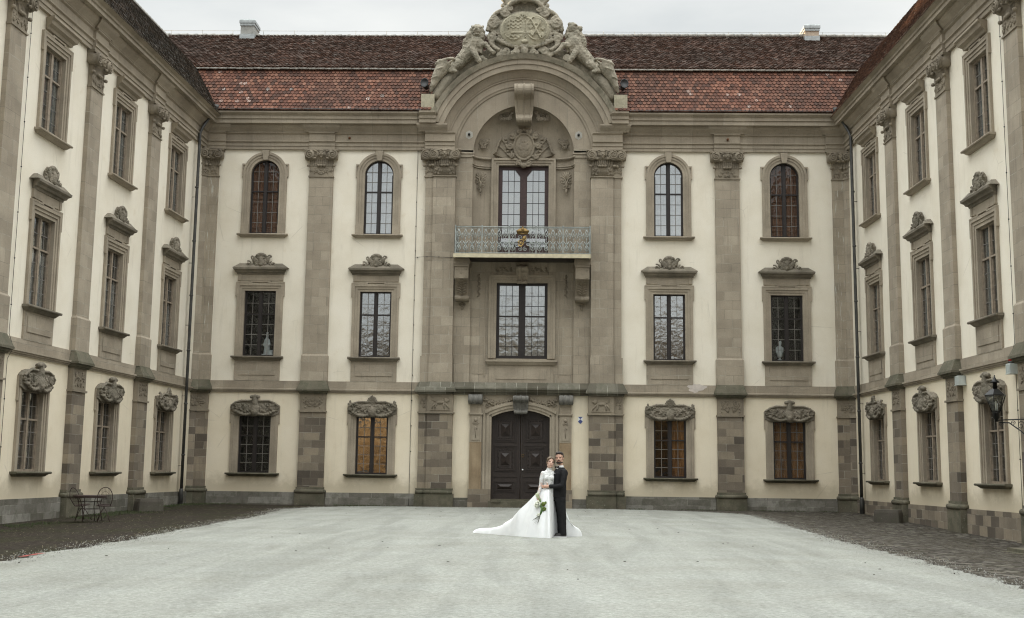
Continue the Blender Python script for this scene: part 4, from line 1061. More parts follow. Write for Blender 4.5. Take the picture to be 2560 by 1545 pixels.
# ---- wings
def build_wing(name, sg, label, L_near):
    """sg=-1 left wing, +1 right wing. local frame as the main facade; yw = distance from the corner"""
    W = empty(name, (sg*WX, 0, 0), R(90)-math.atan(.0313) if sg < 0 else -(R(90)-math.atan(.0219)))
    tag(W, label, 'palace building')
    X = lambda d: sg*d         # distance towards the viewer -> local x
    dz = .004 if sg < 0 else .008
    wp = [3.62, 9.45, 15.22]; w = .72; hs = []
    for d in wp:
        x = X(d); hs += [(x-w, x+w, 1.24, 3.54), (x-w, x+w, 5.93, 8.62), (x-w, x+w, 11.06, 13.66)]
    a, b = sorted((X(-.4), X(L_near)))
    wm = wall_mb(a, b, -.9, 14.56+dz, hs); wm.box(a, b, 1.2, 9, -1, 17.0)
    obj('plaster_wall', wm, G['plaster'], W)
    a, b = sorted((X(.1), X(L_near)))
    m = MB(); m.box(a, b, 0, -.06, -.9, .48+dz)
    obj('plinth', m, G['plinth'] if sg < 0 else G['stone_low'], W)
    string_course(W, a, b, dz); entablature(W, a, b, dz, [X(6.45), X(12.25), X(18.05), X(23.85)], top=-.10)
    for i, d in enumerate([6.45, 12.25, 18.05, 23.85]):
        pilaster(W, X(d), 1.0, .14, seed=60+i, z_base=-.9)
    for i, d in enumerate(wp):
        x = X(d); up = 'glass'
        win_ground(W, x, w, 'plume' if i > 0 else 'shell', 'glass_wing', None, 'wood_light', .15)
        if sg < 0: win_mid(W, x, w, 'glass_wing', ('curtain_white', -.7, .7, 5.98, 7.55), 'wood_light', .15)
        else: win_mid(W, x, w, 'glass_wing', ('curtain_grey', -.7, .7, 5.98, 8.6), 'wood_light', .15)
        win_upper(W, x, w, ('curtain_grey', -.7, .7, 11.1, 13.6), .15, 'glass_wing')
    a, b = sorted((X(-9), X(L_near)))
    lv = Vector((0, 1.35, 2.08)); uv = Vector((0, 2.75, 3.05))
    rz = -.22 if sg < 0 else .02; uv = Vector((0, 2.75, 3.05+rz))
    m = MB(); slab(m, (0, -.60, 15.98), (1,0,0), Vector((0, 1.37, 2.22)), a, b, 2.6, .1, -.012); slab(m, (0, .72, 18.20), (1,0,0), uv, a, b, uv.length+.08, .1, -.012)
    slab(m, (0, 3.49, 21.24+rz), (1,0,0), (0, 4, -3.6), a, b, 7, .1, -.012)
    mt = G['tile_grey'] if sg < 0 else G['tile_mix']
    RF = obj('roof', m, mt, W)
    o0 = -26 if sg > 0 else -1.2; 
    xs0 = (-1.2 if sg > 0 else -26)
    def c1(u, v): return True
    tile_field('lower_roof_tiles', RF, mt, (xs0, -.74, 15.86), (1,0,0), Vector((0, 1.49, 2.38)), 27.2, 2.78, .17, .155, 21, None)
    xs1 = (-6 if sg > 0 else -26)
    tile_field('upper_roof_tiles', RF, mt, (xs1, .72, 18.20), (1,0,0), uv, 32, uv.length, .17, .15, 22, None)
    m = MB(); a2, b2 = sorted((X(-6), X(L_near))); x = a2
    while x < b2: m.tube([(x, 3.45, 21.26+rz), (x+.42, 3.45, 21.27+rz)], [.08, .095], 6); x += .4
    obj('ridge_tiles', m, G['ridge'], RF)
    return W
LW = build_wing('palace_side_wing', -1, 'left side wing of the courtyard with pale framed windows and dark grey tiled roof', 44)
RW = build_wing('palace_side_wing', 1, 'right side wing of the courtyard with brownish red roof catching the low sun', 34)

# ---- rainwater pipes
for s in (-1, 1):
    m = MB(); pts = [(s*12.74, -.78, 16.14), (s*12.78, -.86, 15.98), (s*13.08, -1.42, 15.10), (s*13.14, -1.50, 14.85), (s*13.155, -1.50, 7.0), (s*13.16, -1.5, .25)]
    m.tube(pts, .062, 10); m.lathe([(.09, -.1), (.11, .1)], (s*12.73, -.74, 16.16), 10)
    for z in (12.6, 10.4, 8.2, 6.0, 3.9, 1.9): m.lathe([(.075, -.03), (.08, 0), (.075, .03)], (s*13.157, -1.5, z), 10)
    m.lathe([(.085, -.2), (.085, .55), (.07, .6)], (s*13.16, -1.5, 0), 10)
    for z in (12.2, 9.5, 7, 4.2, 1.5): m.tube([(s*13.16, -1.5, z), (s*13.32, -1.5, z)], .012, 5)
    o = obj('downpipe', m, G['pipe']); tag(o, 'dark zinc downpipe in the %s inner corner of the courtyard' % ('left' if s < 0 else 'right'), 'downpipe', 'downpipes in the courtyard corners')
# ---- lightning conductors
def cable(pts, lab, clips):
    m = MB(); m.tube(pts, .008, 5)
    for p in clips: m.ell(p, .024, 6, 4)
    o = obj('lightning_conductor', m, G['iron']); tag(o, lab, 'cable', 'lightning conductor cables')
cable([(-4.34, -.80, 16.2), (-4.36, -.78, 15.9), (-4.38, -.45, 15.5), (-4.39, -.22, 15.0), (-4.39, -.03, 14.5), (-4.40, -.03, 10.1), (-4.41, -.03, 5.0), (-4.41, -.16, 4.6), (-4.42, -.03, 4.4), (-4.42, -.03, .5), (-4.42, -.09, .0)],
      'thin dark cable running down the plaster left of the central pilasters', [(-4.39, -.03, 14.5)]+[(-4.40, -.03, 14.4-1.02*k) for k in range(1, 13)])
cable([(-4.40, -.03, 10.05), (-4.05, -.24, 10.04), (-3.7, -.33, 10.03), (-2.8, -.33, 10.0)], 'short horizontal cable from the conductor across the pilaster to the balcony', [(-4.3, -.03, 10.05), (-3.9, -.24, 10.04), (-3.4, -.33, 10.03), (-2.9, -.33, 10.0)])
def wp_(W, d, y, z, sg): return tuple(W.matrix_basis @ Vector((sg*d, y, z)))
bpy.context.view_layer.update()
for W, sg in ((LW, -1), (RW, 1)):
    pts = [wp_(W, 17.1, y, z, sg) for y, z in ((-.05, 14.4), (-.05, 9), (-.05, 5.0), (-.2, 4.6), (-.05, 4.3), (-.05, -.1))]
    cable(pts, 'thin dark cable clipped down the plaster of the %s wing' % ('left' if sg < 0 else 'right'), [wp_(W, 17.1, -.05, 13.6-1.3*k, sg) for k in range(10)])
# ================================================================== gable sculpture (parts of the central block)
def K(x, y, yy=-.35): return ((x-1149)*.00218-.01, yy, 20.66-(y-137)*.00226)
m = MB(); m.prism([(-3.95, 16.0), (-3.2, 17.15), (-2.3, 18.0), (-1.2, 18.5), (0, 18.65), (1.2, 18.5), (2.3, 18.0), (3.2, 17.15), (3.95, 16.0), (3.95, 16.8), (3.45, 17.6), (2.7, 18.3), (1.4, 19.0), (-1.4, 19.0), (-2.7, 18.3), (-3.45, 17.6), (-3.95, 16.8)], -.18, .5)
for s in (-1, 1):
    m.limb([(s*3.6, -.2, 16.9), (s*3.3, -.25, 17.4), (s*2.9, -.2, 17.9)], (.25, .28, .22))
    m.scroll(s*.78, 18.72, -.42, .22, 1.4, PI, -s, .07); m.tube([(s*.95, -.4, 18.80), (s*1.25, -.38, 18.72), (s*1.5, -.36, 18.55)], .06, 8)
    m.scroll(s*1.05, 18.55, -.40, .16, 1.4, 0, s, .06); m.scroll(s*1.75, 18.42, -.40, .18, 1.4, 0, s, .06)
sculpt('gable_infill', m, G['crest'], CB, .04, 2, disp=.02, dsize=.2)
m = MB()
# cartouche body
def blob(m, pts, y0, y1): m.prism(pts, y0, y1)
out = [K(*p) for p in [(640,1000),(540,760),(460,600),(455,430),(560,290),(690,205),(830,120),(900,20),(1400,20),(1475,120),(1600,215),(1760,300),(1860,440),(1890,620),(1800,800),(1640,980),(1400,1060),(1240,1150),(1149,1190),(1060,1150),(880,1060)]]
blob(m, [(p[0], p[2]) for p in out][::-1], -.34, .25)
for s in (-1, 1):
    m.scroll(s*1.33, 19.95, -.45, .26, 1.8, PI/2, s, .09); m.scroll(s*.80, 20.38, -.45, .22, 1.7, PI/2, -s, .08); m.scroll(s*1.42, 19.32, -.42, .20, 1.6, -PI/2, -s, .08)
    m.tube([(s*.95, -.45, 20.52), (s*1.25, -.42, 20.35), (s*1.48, -.42, 20.0), (s*1.56, -.42, 19.6)], .09, 8)
    m.tube([(s*1.5, -.42, 19.45), (s*1.40, -.42, 19.0), (s*1.05, -.44, 18.75)], .09, 8)
    m.scroll(s*.42, 18.62, -.5, .20, 1.5, PI/2, s, .075); m.scroll(s*.62, 20.55, -.5, .14, 1.4, PI, s, .05)
    for k in range(9):
        t = k/8; m.ell((s*(.15+.95*t), -.50, 18.88+.30*t*t), (.10, .08, .08))
        m.ell((s*(.2+.9*t), -.52, 18.98+.30*t*t+.03*(-1)**k), (.06, .06, .06), 6, 5)
m.tube([(1.05*cos(a*PI/18), -.42, 19.62+.80*sin(a*PI/18)) for a in range(36)], .07, 8, True)
m.limb([(0, -.5, 18.75), (0, -.52, 18.42)], (.17, .11)); m.ell((0, -.55, 18.9), (.22, .1, .12))
relief(m, -1.52, 1.52, 18.72, 20.45, -.42, 81, 10, .045, True, 26)
SH = sculpt('coat_of_arms', m, G['crest'], CB, .026, 0, disp=.022, dsize=.07)
m = MB(); m.ell((0, -.36, 19.62), (1.06, .16, .80), 30, 14)
rd = random.Random(9)
m.tube([(.50+.44*cos(a*PI/14), -.52, 19.66+.50*sin(a*PI/14)) for a in range(28)], .022, 6, True)
m.tube([(-.46+.44*cos(a*PI/14), -.52, 19.66+.50*sin(a*PI/14)) for a in range(28)], .022, 6, True)
m.tube([(.25, -.55, 20.05), (.68, -.56, 19.2)], .035, 6); m.tube([(.72, -.55, 20.08), (.32, -.56, 19.3)], .035, 6)
for z, x0, x1 in ((19.85, .1, .9), (19.45, .1, .9), (19.45, -.85, -.05)): m.tube([(x0, -.54, z), (x1, -.54, z)], .018, 5)
for x, z in ((.25, 19.7), (.75, 19.65), (.28, 19.45), (.73, 19.38)): m.prism([(x-.09, z), (x, z-.11), (x+.09, z), (x, z+.11)], -.55, -.5)
for j, z in enumerate((19.98, 19.82, 19.68, 19.30)):
    for k in range(7): m.ell((-.78+.1*k, -.53, z+.025*(-1)**k), (.045, .03, .03), 6, 4)
for k in range(9): m.ell((.02, -.55, 19.98-.09*k), (.035, .03, .03), 6, 4)
for k in range(12): m.ell((rd.uniform(-.22, .22), -.52, rd.uniform(20.05, 20.28)), (.05, .04, .035), 6, 4)
m.ell((0, -.52, 19.08), (.14, .06, .08))
f_ = sculpt('shield_field', m, G['crest_pale'], SH, .022, 1, disp=.006, dsize=.08); f_.location.y = -.14
m = MB()
a = [(.72*cos(t*PI/16), -.45-.15*sin(t*PI/16), 20.55+.38*sin(t*PI/16)) for t in range(-1, 18)]
m.tube(a, .10, 8); m.tube([(p[0]*.9, p[1]-.06, p[2]+.03) for p in a], .04, 6)
for k in range(7):
    an = PI*k/6; x = .82*cos(an); m.limb([(x*.85, -.35, 20.75+.15*sin(an)), (x*1.1, -.42, 21.0+.15*sin(an)), (x*1.15, -.45, 21.15+.15*sin(an))], (.11, .12, .07))
m.tube([(.80*cos(t*PI/12), -.05-.42*sin(t*PI/12), 20.98) for t in range(24)], .12, 8, True)
m.tube([(.78*cos(t*PI/12), -.05-.44*sin(t*PI/12), 21.12) for t in range(24)], .06, 8, True)
for k in range(12): t = 2*PI*k/12; m.ell((.86*cos(t), -.05-.45*sin(t), 21.25), (.10, .09, .12))
m.ell((0, -.05, 21.35), (.72, .4, .42)); m.limb([(0, -.3, 21.3), (0, -.25, 21.7), (0, -.05, 21.82)], (.10, .10, .08)); m.ell((0, -.05, 21.95), .14)
for s in (-1, 1): m.limb([(s*.62, -.4, 20.55), (s*.80, -.42, 20.62)], (.11, .09)); m.ell((s*.95, -.4, 20.72), (.08, .08, .10))
sculpt('stone_crown', m, G['crest'], SH, .03, 1, disp=.014, dsize=.09)
def lion(s):
    m = MB(); y = -.30
    # sprawling body from the gable haunch up to the chest
    m.limb([(s*2.95, y+.1, 18.05), (s*2.62, y, 18.40), (s*2.30, y, 18.75), (s*2.05, y-.02, 19.10), (s*1.98, y, 19.35)], (.24, .27, .32, .36, .26))
    m.limb([(s*2.72, y-.12, 18.20), (s*2.95, y-.18, 17.98), (s*3.10, y-.22, 17.86)], (.20, .14, .09)); m.limb([(s*3.1, y-.2, 17.86), (s*2.85, y-.3, 17.80)], (.09, .08))
    m.limb([(s*1.95, y-.15, 18.95), (s*1.62, y-.22, 18.98), (s*1.42, y-.26, 18.72), (s*1.30, y-.28, 18.62)], (.17, .12, .09, .09))
    m.limb([(s*2.2, y-.18, 18.8), (s*2.0, y-.3, 18.45), (s*1.88, y-.3, 18.25)], (.17, .12, .11))
    if s < 0:   # head turned to the viewer
        hx, hz = -1.99, 19.62
        m.ell((hx, y-.05, hz), (.29, .28, .29)); m.ell((hx-.03, y-.28, hz-.07), (.17, .16, .12)); m.ell((hx-.03, y-.26, hz-.22), (.15, .13, .05)); m.ell((hx-.03, y-.42, hz-.0), (.07, .05, .05))
        for q in (-1, 1): m.ell((hx+q*.13, y-.26, hz+.10), (.08, .07, .05)); m.ell((hx+q*.22, y+.02, hz+.22), (.06, .06, .06)); m.limb([(hx+q*.04+q*.05, y-.36, hz-.12), (hx+q*.1, y-.36, hz-.17)], (.02, .012), 6)
    else:       # head in profile, roaring outwards
        hx, hz = 2.02, 19.70
        m.ell((hx-.02, y, hz+.05), (.24, .24, .28)); m.limb([(hx+.05, y-.05, hz+.06), (hx+.26, y-.06, hz+.02)], (.17, .13)); m.ell((hx+.33, y-.06, hz+.09), (.06, .09, .05))
        m.limb([(hx+.02, y-.05, hz-.14), (hx+.22, y-.05, hz-.24)], (.10, .06)); m.ell((hx+.10, y-.20, hz+.16), (.07, .06, .04)); m.ell((hx-.16, y-.1, hz+.22), (.08, .06, .09))
    rd = random.Random(5+s)
    for k in range(90):   # mane locks
        a = rd.uniform(0, 2*PI); b = rd.uniform(0, 1)
        cx, cz = s*(2.02+.14*b), 19.55-.62*b; r = .28+.12*b
        x = cx+r*cos(a)*1.0; z = cz+r*sin(a)*.9; yy = y-.20*rd.uniform(0, 1)*(1 if b > .3 else .2)
        if b < .3 and yy < y-.1: continue
        m.limb([(x, yy, z), (x+rd.uniform(-.05, .05), yy-.03, z-.12)], (.095, .05), 6)
    m.tube([(s*2.95, y+.1, 18.15), (s*3.0, y+.12, 18.45), (s*2.7, y+.14, 18.85), (s*2.75, y+.15, 19.0)], [.06, .05, .04, .07], 6) if False else None
    return sculpt('lion_supporter', m, G['crest'], CB, .024, 1, disp=.022, dsize=.07)
lion(-1); lion(1)
for s in (-1, 1):   # cornucopia
    m = MB(); pts = [(s*3.90, -.42, 16.95), (s*3.80, -.46, 17.20), (s*3.66, -.48, 17.55), (s*3.45, -.48, 17.90), (s*3.32, -.46, 18.20)]
    m.tube(pts, [.05, .12, .20, .28, .34], 12)
    m.tube([(s*3.32+.37*cos(t*PI/8), -.46+.30*sin(t*PI/8), 18.24+.12*cos(t*PI/8)*-s) for t in range(16)], .06, 8, True)
    for k in range(1, 4): p = pts[k]; r = [.05, .12, .20, .28, .34][k]; m.tube([(p[0]+r*1.05*cos(t*PI/8), p[1]+r*1.05*sin(t*PI/8), p[2]+.3*r*cos(t*PI/8)*-s) for t in range(16)], .02, 6, True)
    sculpt('cornucopia', m, G['crest'], CB, .03, 1, disp=.012, dsize=.09)
# floodlights on the pedestals
for s in (-1, 1):
    m = MB(); T = Matrix.Translation((s*4.12, -.30, 17.30)) @ Matrix.Rotation(R(78), 4, 'X') @ Matrix.Rotation(R(8*s), 4, 'Y')
    m.lathe([(.05, -.22), (.11, -.20), (.13, .0), (.17, .16), (.175, .20), (.15, .20), (.14, .18)], n=16, sx=1, sy=1.25, T=T)
    F = obj('floodlight', m, G['iron']); tag(F, 'black floodlight on the gable pedestal %s of the arch' % ('left' if s < 0 else 'right'), 'floodlight', 'floodlights flanking the gable')
    m = MB(); m.box(s*4.12-.10, s*4.12+.10, -.25, -.13, 16.86, 16.90); m.box(s*4.12-.20, s*4.12-.17, -.28, -.22, 16.92, 17.32); m.box(s*4.12+.17, s*4.12+.20, -.28, -.22, 16.92, 17.32); m.box(s*4.12-.20, s*4.12+.20, -.28, -.22, 16.90, 16.925)
    obj('mounting_bracket', m, G['iron'], F)

# ================================================================== ground
def gz(x, y):
    f = max(0, min(1, (abs(x)-8.2)/5.0)); f = f*f*(3-2*f)
    return -f*max(0, -y)*(.0175 if x > 0 else .0095)
def sheet(name, xs, ys, mat, dz=0., fn=None):
    m = MB(); m.grid([[(x, y, gz(x, y)+dz+(fn(x, y) if fn else 0)) for x in xs] for y in ys]); o = obj(name, m, mat); tag(o, kind='structure'); return o
def fr(a, b, n): return [a+(b-a)*k/n for k in range(n+1)]
sheet('ground', [-400, -60, -24] + fr(-16, 16, 64) + [24, 60, 400], [-400, -120, -70] + fr(-50, 3, 60) + [60, 200], G['earth'], -.012)
# cobbled strip on the right, only the side along the wing
def edge_r(y): 
    pts = [(-60, 7.3), (-34, 7.2), (-29, 7.42), (-25.8, 7.4), (-20.9, 7.5), (-13, 7.95), (-8, 8.1), (-5.3, 7.9), (-3.4, 7.0), (-2.2, 5.2), (-1.2, 3.2), (-.75, 1.0)]
    return pts
m = MB(); ys = fr(-50, .3, 60); m.grid([[(x, y, gz(x, y)+.0) for x in fr(5.5, 14.8, 24)] for y in ys]); o = obj('cobbled_strip', m, G['cobble']); tag(o, kind='structure')
# gravel: outline with a ragged edge
L = [(-6.9, -60), (-6.95, -34), (-7.12, -31), (-7.07, -28.3), (-7.12, -25.9), (-7.3, -22.3), (-7.46, -17.6), (-7.62, -13), (-8.05, -8), (-8.25, -5.6), (-7.6, -3.0), (-6.6, -1.5), (-5.6, -.85), (-4.0, -.72), (-2.2, -.60), (-1.3, -.50), (1.3, -.50), (2.5, -.66), (4.2, -.85), (5.6, -1.3), (6.9, -2.4), (7.8, -4.0), (8.2, -5.6), (8.1, -9), (7.96, -13), (7.5, -20.9), (7.4, -25.8), (7.42, -29.3), (7.2, -34), (7.3, -60)]
P = [Vector((x, y, 0)) for x, y in L]; edge = []; rd = random.Random(4)
for a, b in zip(P, P[1:]):
    n = max(1, int((b-a).length/.06)); d = (b-a).normalized(); nn = Vector((-d.y, d.x, 0))
    for k in range(n):
        p = a+(b-a)*k/n; q = .16*noise.noise(p*.7)+.12*noise.noise(p*3.)+.05*noise.noise(p*13.)+rd.uniform(-.02, .02)
        edge.append(p+nn*q)
edge.append(P[-1]); inner = []
m = MB(); N_ = len(edge)
for k, p in enumerate(edge):
    c = Vector((0, max(-59, min(-3.5, p.y-1.5)), 0)); 
    m.v.append((p.x, p.y, gz(p.x, p.y)+.003)); q = p.lerp(c, .08); m.v.append((q.x, q.y, gz(q.x, q.y)+.012)); m.v.append((c.x, c.y, .014))
for k in range(N_-1):
    b = 3*k; m.f += [(b, b+3, b+4, b+1), (b+1, b+4, b+5, b+2)]; m.sm += [True, True]
o = obj('gravel_court', m, G['gravel']); tag(o, kind='structure')
# scattered loose gravel and straw-like litter over the edge (uncountable)
m = MB(); rd = random.Random(11)
for k in range(9000):
    e = edge[rd.randrange(len(edge))]
    if e.y < -36: continue
    p = e+Vector((rd.gauss(0, .26), rd.gauss(0, .26), 0)); s = rd.uniform(.004, .013); z = gz(p.x, p.y)+.012
    m.add([(p.x-s, p.y-s, z-.01), (p.x+s*1.2, p.y-s*.6, z-.01), (p.x+s*.3, p.y+s, z-.01), (p.x, p.y, z+s)], [(0,1,3),(1,2,3),(2,0,3),(0,2,1)])
o = obj('loose_stones', m, simple('loose_stones', (.20,.20,.18), .9, .4, 5)); tag(o, 'loose pale stones scattered along the gravel edge', 'stones', kind='stuff')
m = MB()
for k in range(5200):
    lf = rd.random() < .62
    if lf: y = rd.uniform(-33, -.8); x = rd.uniform(-13.2, -7.3)
    else: y = rd.uniform(-36, -.8); x = rd.uniform(7.6, 13.3)
    if rd.random() < .45: e = edge[rd.randrange(len(edge))]; x, y = e.x+(.2 if e.x > 0 else -.2)*rd.random()*3, e.y
    if y < -36 or y > -.3: continue
    a = rd.uniform(0, PI); l = rd.uniform(.02, .09); w = rd.uniform(.002, .006); z = gz(x, y)+.016
    dx, dy = cos(a)*l, sin(a)*l; m.add([(x-dx-dy*w/l, y-dy+dx*w/l, z), (x-dx+dy*w/l, y-dy-dx*w/l, z), (x+dx, y+dy, z+rd.uniform(0, .02))], [(0,1,2)])
o = obj('dry_litter', m, simple('straw_litter', (.20,.165,.11), .9, .5, 3)); tag(o, 'dry straw and leaf litter lying on the dark ground', 'litter', kind='stuff')
m = MB()
for k in range(9000):
    if rd.random() < .7: y = rd.uniform(-26, -.3); x = -13.2-rd.random()*.25+abs(rd.gauss(0, .55)) + .02*0; x = min(x, -9); x += -.031*(-y)*0
    else: x = rd.choice((-1, 1))*rd.uniform(4.3, 12.8); y = -.12-abs(rd.gauss(0, .22))
    if noise.noise(Vector((x*.8, y*.5, 3))) < -.05: continue
    z = gz(x, y)-.005; h = rd.uniform(.02, .075); a = rd.uniform(0, 6.28); w = .006
    m.add([(x-w, y, z), (x+w, y+w, z), (x+cos(a)*h*.6, y+sin(a)*h*.6, z+h)], [(0,1,2)])
o = obj('short_grass', m, simple('winter_grass', (.045,.06,.022), .9, .4, 5)); tag(o, 'short green grass and moss along the wall foot', 'grass', kind='stuff')
# a few dark stones on the gravel
m = MB()
for x, y in ((-5.5, -29.4), (-5.9, -31.4), (-6.6, -33.1), (4.2, -20.5), (5.1, -26.0), (-2.2, -12.0), (3.1, -8.0), (6.2, -30.5), (-4.6, -25.1)) + tuple((rd.uniform(-6.5, 7), rd.uniform(-36, -2)) for _ in range(40)):
    m.ell((x, y, .013), (rd.uniform(.01, .03), rd.uniform(.01, .03), .010), 6, 4)
o = obj('dark_clods', m, G['earth']); tag(o, 'small dark clods lying on the pale gravel', 'clods', kind='stuff')
# red sprayed mark on the left edge
m = MB(); m.grid([[(-7.08+dx+.02*sin(k*2.1), -31.9+k*.13, .018+gz(-7.08, -31)) for dx in (-.03, .05)] for k in range(8)])
o = obj('red_ground_mark', m, simple('red_marking_paint', (.27,.045,.035), .8, .5, 30)); tag(o, 'red paint mark sprayed along the left gravel edge', 'paint mark')

# ================================================================== stone blocks, furniture, fittings
def rough_block(name, cx, cy, sx, sy, h, rz, label, mat):
    m = MB(); n = 6; z0 = gz(cx, cy)-.05
    bm_pts = []
    rings = []
    for k in range(5):
        t = k/4; sc = 1-.06*t - (.05 if k == 4 else 0); ring = []
        for i in range(24):
            a = 2*PI*i/24; c, s_ = cos(a), sin(a); q = 1/max(abs(c), abs(s_)); q = min(q, 1.30)
            ring.append((c*q*sx/2*sc+.012*noise.noise(Vector((i, k, sx*9))), s_*q*sy/2*sc+.012*noise.noise(Vector((i, k+9, sx))), z0+(h+.05)*min(1, t*1.06)))
        rings.append(ring)
    m.loft(rings, True, False, Matrix.Translation((cx, cy, 0)) @ Matrix.Rotation(rz, 4, 'Z'))
    o = obj(name, m, mat); tag(o, label, 'stone block'); return o
G['dark_block'] = stone('dark_rough_stone', [(0, (.06,.054,.044)), (1, (.12,.108,.09))], blocks=False, moss=.3)
rough_block('stone_block', -12.62, -7.35, .95, .62, .40, R(38), 'mossy cut stone block lying beside the left wing wall', G['dark_block'])
rough_block('stone_block', 12.62, -7.4, .92, .60, .42, R(-30), 'dark cut stone block lying beside the right wing wall', G['dark_block'])
m = MB(); m.box(-.9, .9, -1.0, 1.0, 0, .16); m.box(-1.0, 1.0, -1.15, 1.15, -.2, .08)
o = obj('stone_step', m, G['mossy'], None, (12.72, -22.0, gz(12.4, -22)), (0, 0, R(2))); tag(o, 'low worn stone step at the right wing entrance', 'step')
# bistro table and wire chairs
TC = (-11.72, -15.75); tz = gz(*TC)
T_ = empty('garden_table', (TC[0], TC[1], tz), R(40)); tag(T_, 'rusty round metal garden table between two wire chairs', 'table')
m = MB(); m.lathe([(.44, .70), (.455, .70), (.455, .725), (.44, .73), (.01, .73)], n=32); m.lathe([(.45, .66), (.452, .70)], n=32); obj('table_top', m, G['iron_rust'], T_)
for k in range(4):
    a = PI/4+PI*k/2; m = MB(); m.tube([(.40*cos(a), .40*sin(a), 0), (.30*cos(a), .30*sin(a), .40), (.36*cos(a), .36*sin(a), .69)], .011, 6); obj('leg', m, G['iron_rust'], T_)
m = MB()
for z, r in ((.16, .35), (.35, .31), (.55, .33)): m.tube([(r*cos(t*PI/12), r*sin(t*PI/12), z) for t in range(24)], .006, 5, True)
obj('ring_brace', m, G['iron_rust'], T_)
def chair(cx, cy, rz, tilt, label):
    C = empty('wire_chair', (cx, cy, gz(cx, cy)+.0), rz); C.rotation_euler = (tilt, 0, rz); tag(C, label, 'chair', 'wire garden chairs')
    W = G['iron_rust']
    m = MB(); m.tube([(.20*cos(t*PI/14), .20*sin(t*PI/14), .45) for t in range(28)], .011, 6, True)
    for k in range(-5, 6):
        x = k*.035; y = math.sqrt(max(0, .2**2-x*x)); m.tube([(x, -y, .45), (x, 0, .438), (x, y, .45)], .0028, 4); m.tube([(-y, x, .45), (0, x, .438), (y, x, .45)], .0028, 4)
    for r in (.05, .10, .15): m.tube([(r*cos(t*PI/8), r*sin(t*PI/8), .44) for t in range(16)], .0028, 4, True)
    obj('seat', m, W, C)
    m = MB(); pts = []
    for t in range(25):
        a = PI*t/24; pts.append((.20*cos(a), .20+.10*(.5+.4*sin(a)), .68+.30*sin(a)))
    pts = [(.15, .15, .45), (.18, .19, .55)] + pts + [(-.18, .19, .55), (-.15, .15, .45)]
    m.tube(pts, .011, 6)
    for k in range(-4, 5):
        x = k*.036; m.tube([(x*.8, .19, .47), (x, .25, .66), (x, .29, .68+.29*math.sqrt(max(0, 1-(x/.2)**2)))], .0028, 4)
    for z in (.58, .68, .78, .88): w = .19 if z < .7 else .2*math.sqrt(max(0, 1-((z-.68)/.3)**2)); m.tube([(-w, .23+(z-.58)*.25, z), (w, .23+(z-.58)*.25, z)], .0028, 4)
    m.tube([(.10*cos(t*PI/8), .27, .76+.10*sin(t*PI/8)) for t in range(16)], .004, 4, True)
    obj('backrest', m, W, C)
    for a in (PI/4, 3*PI/4, 5*PI/4, 7*PI/4):
        m = MB(); m.tube([(.05*cos(a+PI), .05*sin(a+PI), .44), (.08*cos(a), .08*sin(a), .30), (.24*cos(a), .24*sin(a), .0)], .009, 6); obj('leg', m, W, C)
    return C
chair(-11.15, -16.2, R(200), R(-6), 'rusty wire garden chair at the near side of the round table')
chair(-12.12, -15.05, R(150), R(-8), 'rusty wire garden chair leaning at the wall side of the round table')
# lantern on a bracket, right wing
def on_wall(W, d, out, z, sg): return W.matrix_basis @ Vector((sg*d, -out, z))
b0 = on_wall(RW, 18.3, .12, 0, 1); lx, ly = 13.14-.0, -16.55
Ln = empty('wall_lantern', (b0.x, b0.y, 0), 0)
tag(Ln, 'black hexagonal wall lantern on a scrolled iron bracket', 'wall lantern')
LP = Vector((13.0, -17.2, 0)) - Vector((b0.x, b0.y, 0))
m = MB(); c = (LP.x, LP.y, 0)
m.lathe([(.115, 3.13), (.12, 3.15), (.12, 3.17)], c, 6); m.lathe([(.045, 2.88), (.05, 2.95), (.09, 2.97), (.09, 3.10), (.12, 3.13)], c, 12)
for k in range(6):
    a = 2*PI*k/6; m.tube([(c[0]+.115*cos(a), c[1]+.115*sin(a), 3.15), (c[0]+.265*cos(a), c[1]+.265*sin(a), 3.57)], .010, 5)
obj('lantern_frame', m, G['iron'], Ln)
m = MB(); m.lathe([(.285, 3.565), (.29, 3.59), (.20, 3.67), (.12, 3.74), (.10, 3.75)], c, 6); m.lathe([(.06, 3.74), (.06, 3.93), (.07, 3.93)], c, 12); m.lathe([(.12, 3.92), (.125, 3.94), (.06, 3.99), (.025, 4.05), (.01, 4.12)], c, 12)
obj('lantern_roof', m, G['iron'], Ln)
m = MB()
rg = [[(c[0]+r*cos(2*PI*k/6), c[1]+r*sin(2*PI*k/6), z) for k in range(6)] for r, z in ((.11, 3.16), (.26, 3.565))]; m.loft(rg, False, False)
obj('lantern_pane', m, G['glass_lamp'], Ln)
m = MB(); m.lathe([(.012, 3.17), (.02, 3.22), (.032, 3.28), (.035, 3.36), (.02, 3.42), (.004, 3.44)], c, 10); obj('bulb', m, G['white'], Ln)
m = MB(); v = -LP; L_ = v.length; u = v.normalized()
def bp(t, z): return (LP.x+u.x*t, LP.y+u.y*t, z)
m.tube([bp(0, 2.92), bp(L_, 2.92)], .016, 6); m.tube([bp(.10, 2.86), bp(L_*.35, 2.84), bp(L_*.65, 2.62), bp(L_, 2.30)], .018, 6)
for t, z, r in ((.16, 2.80, .07), (L_*.45, 2.82, .08), (L_*.66, 2.76, .12), (L_*.85, 2.58, .15)):
    pts = []
    for k in range(18): q = k/17; a = 2*PI*1.4*q; rr2 = r*(1-.8*q); pts.append(bp(t+rr2*cos(a), z+rr2*sin(a)))
    m.tube(pts, .010, 5)
m.box(-.03, .03, -.06, .06, 2.2, 3.1)
obj('scroll_bracket', m, G['iron'], Ln)
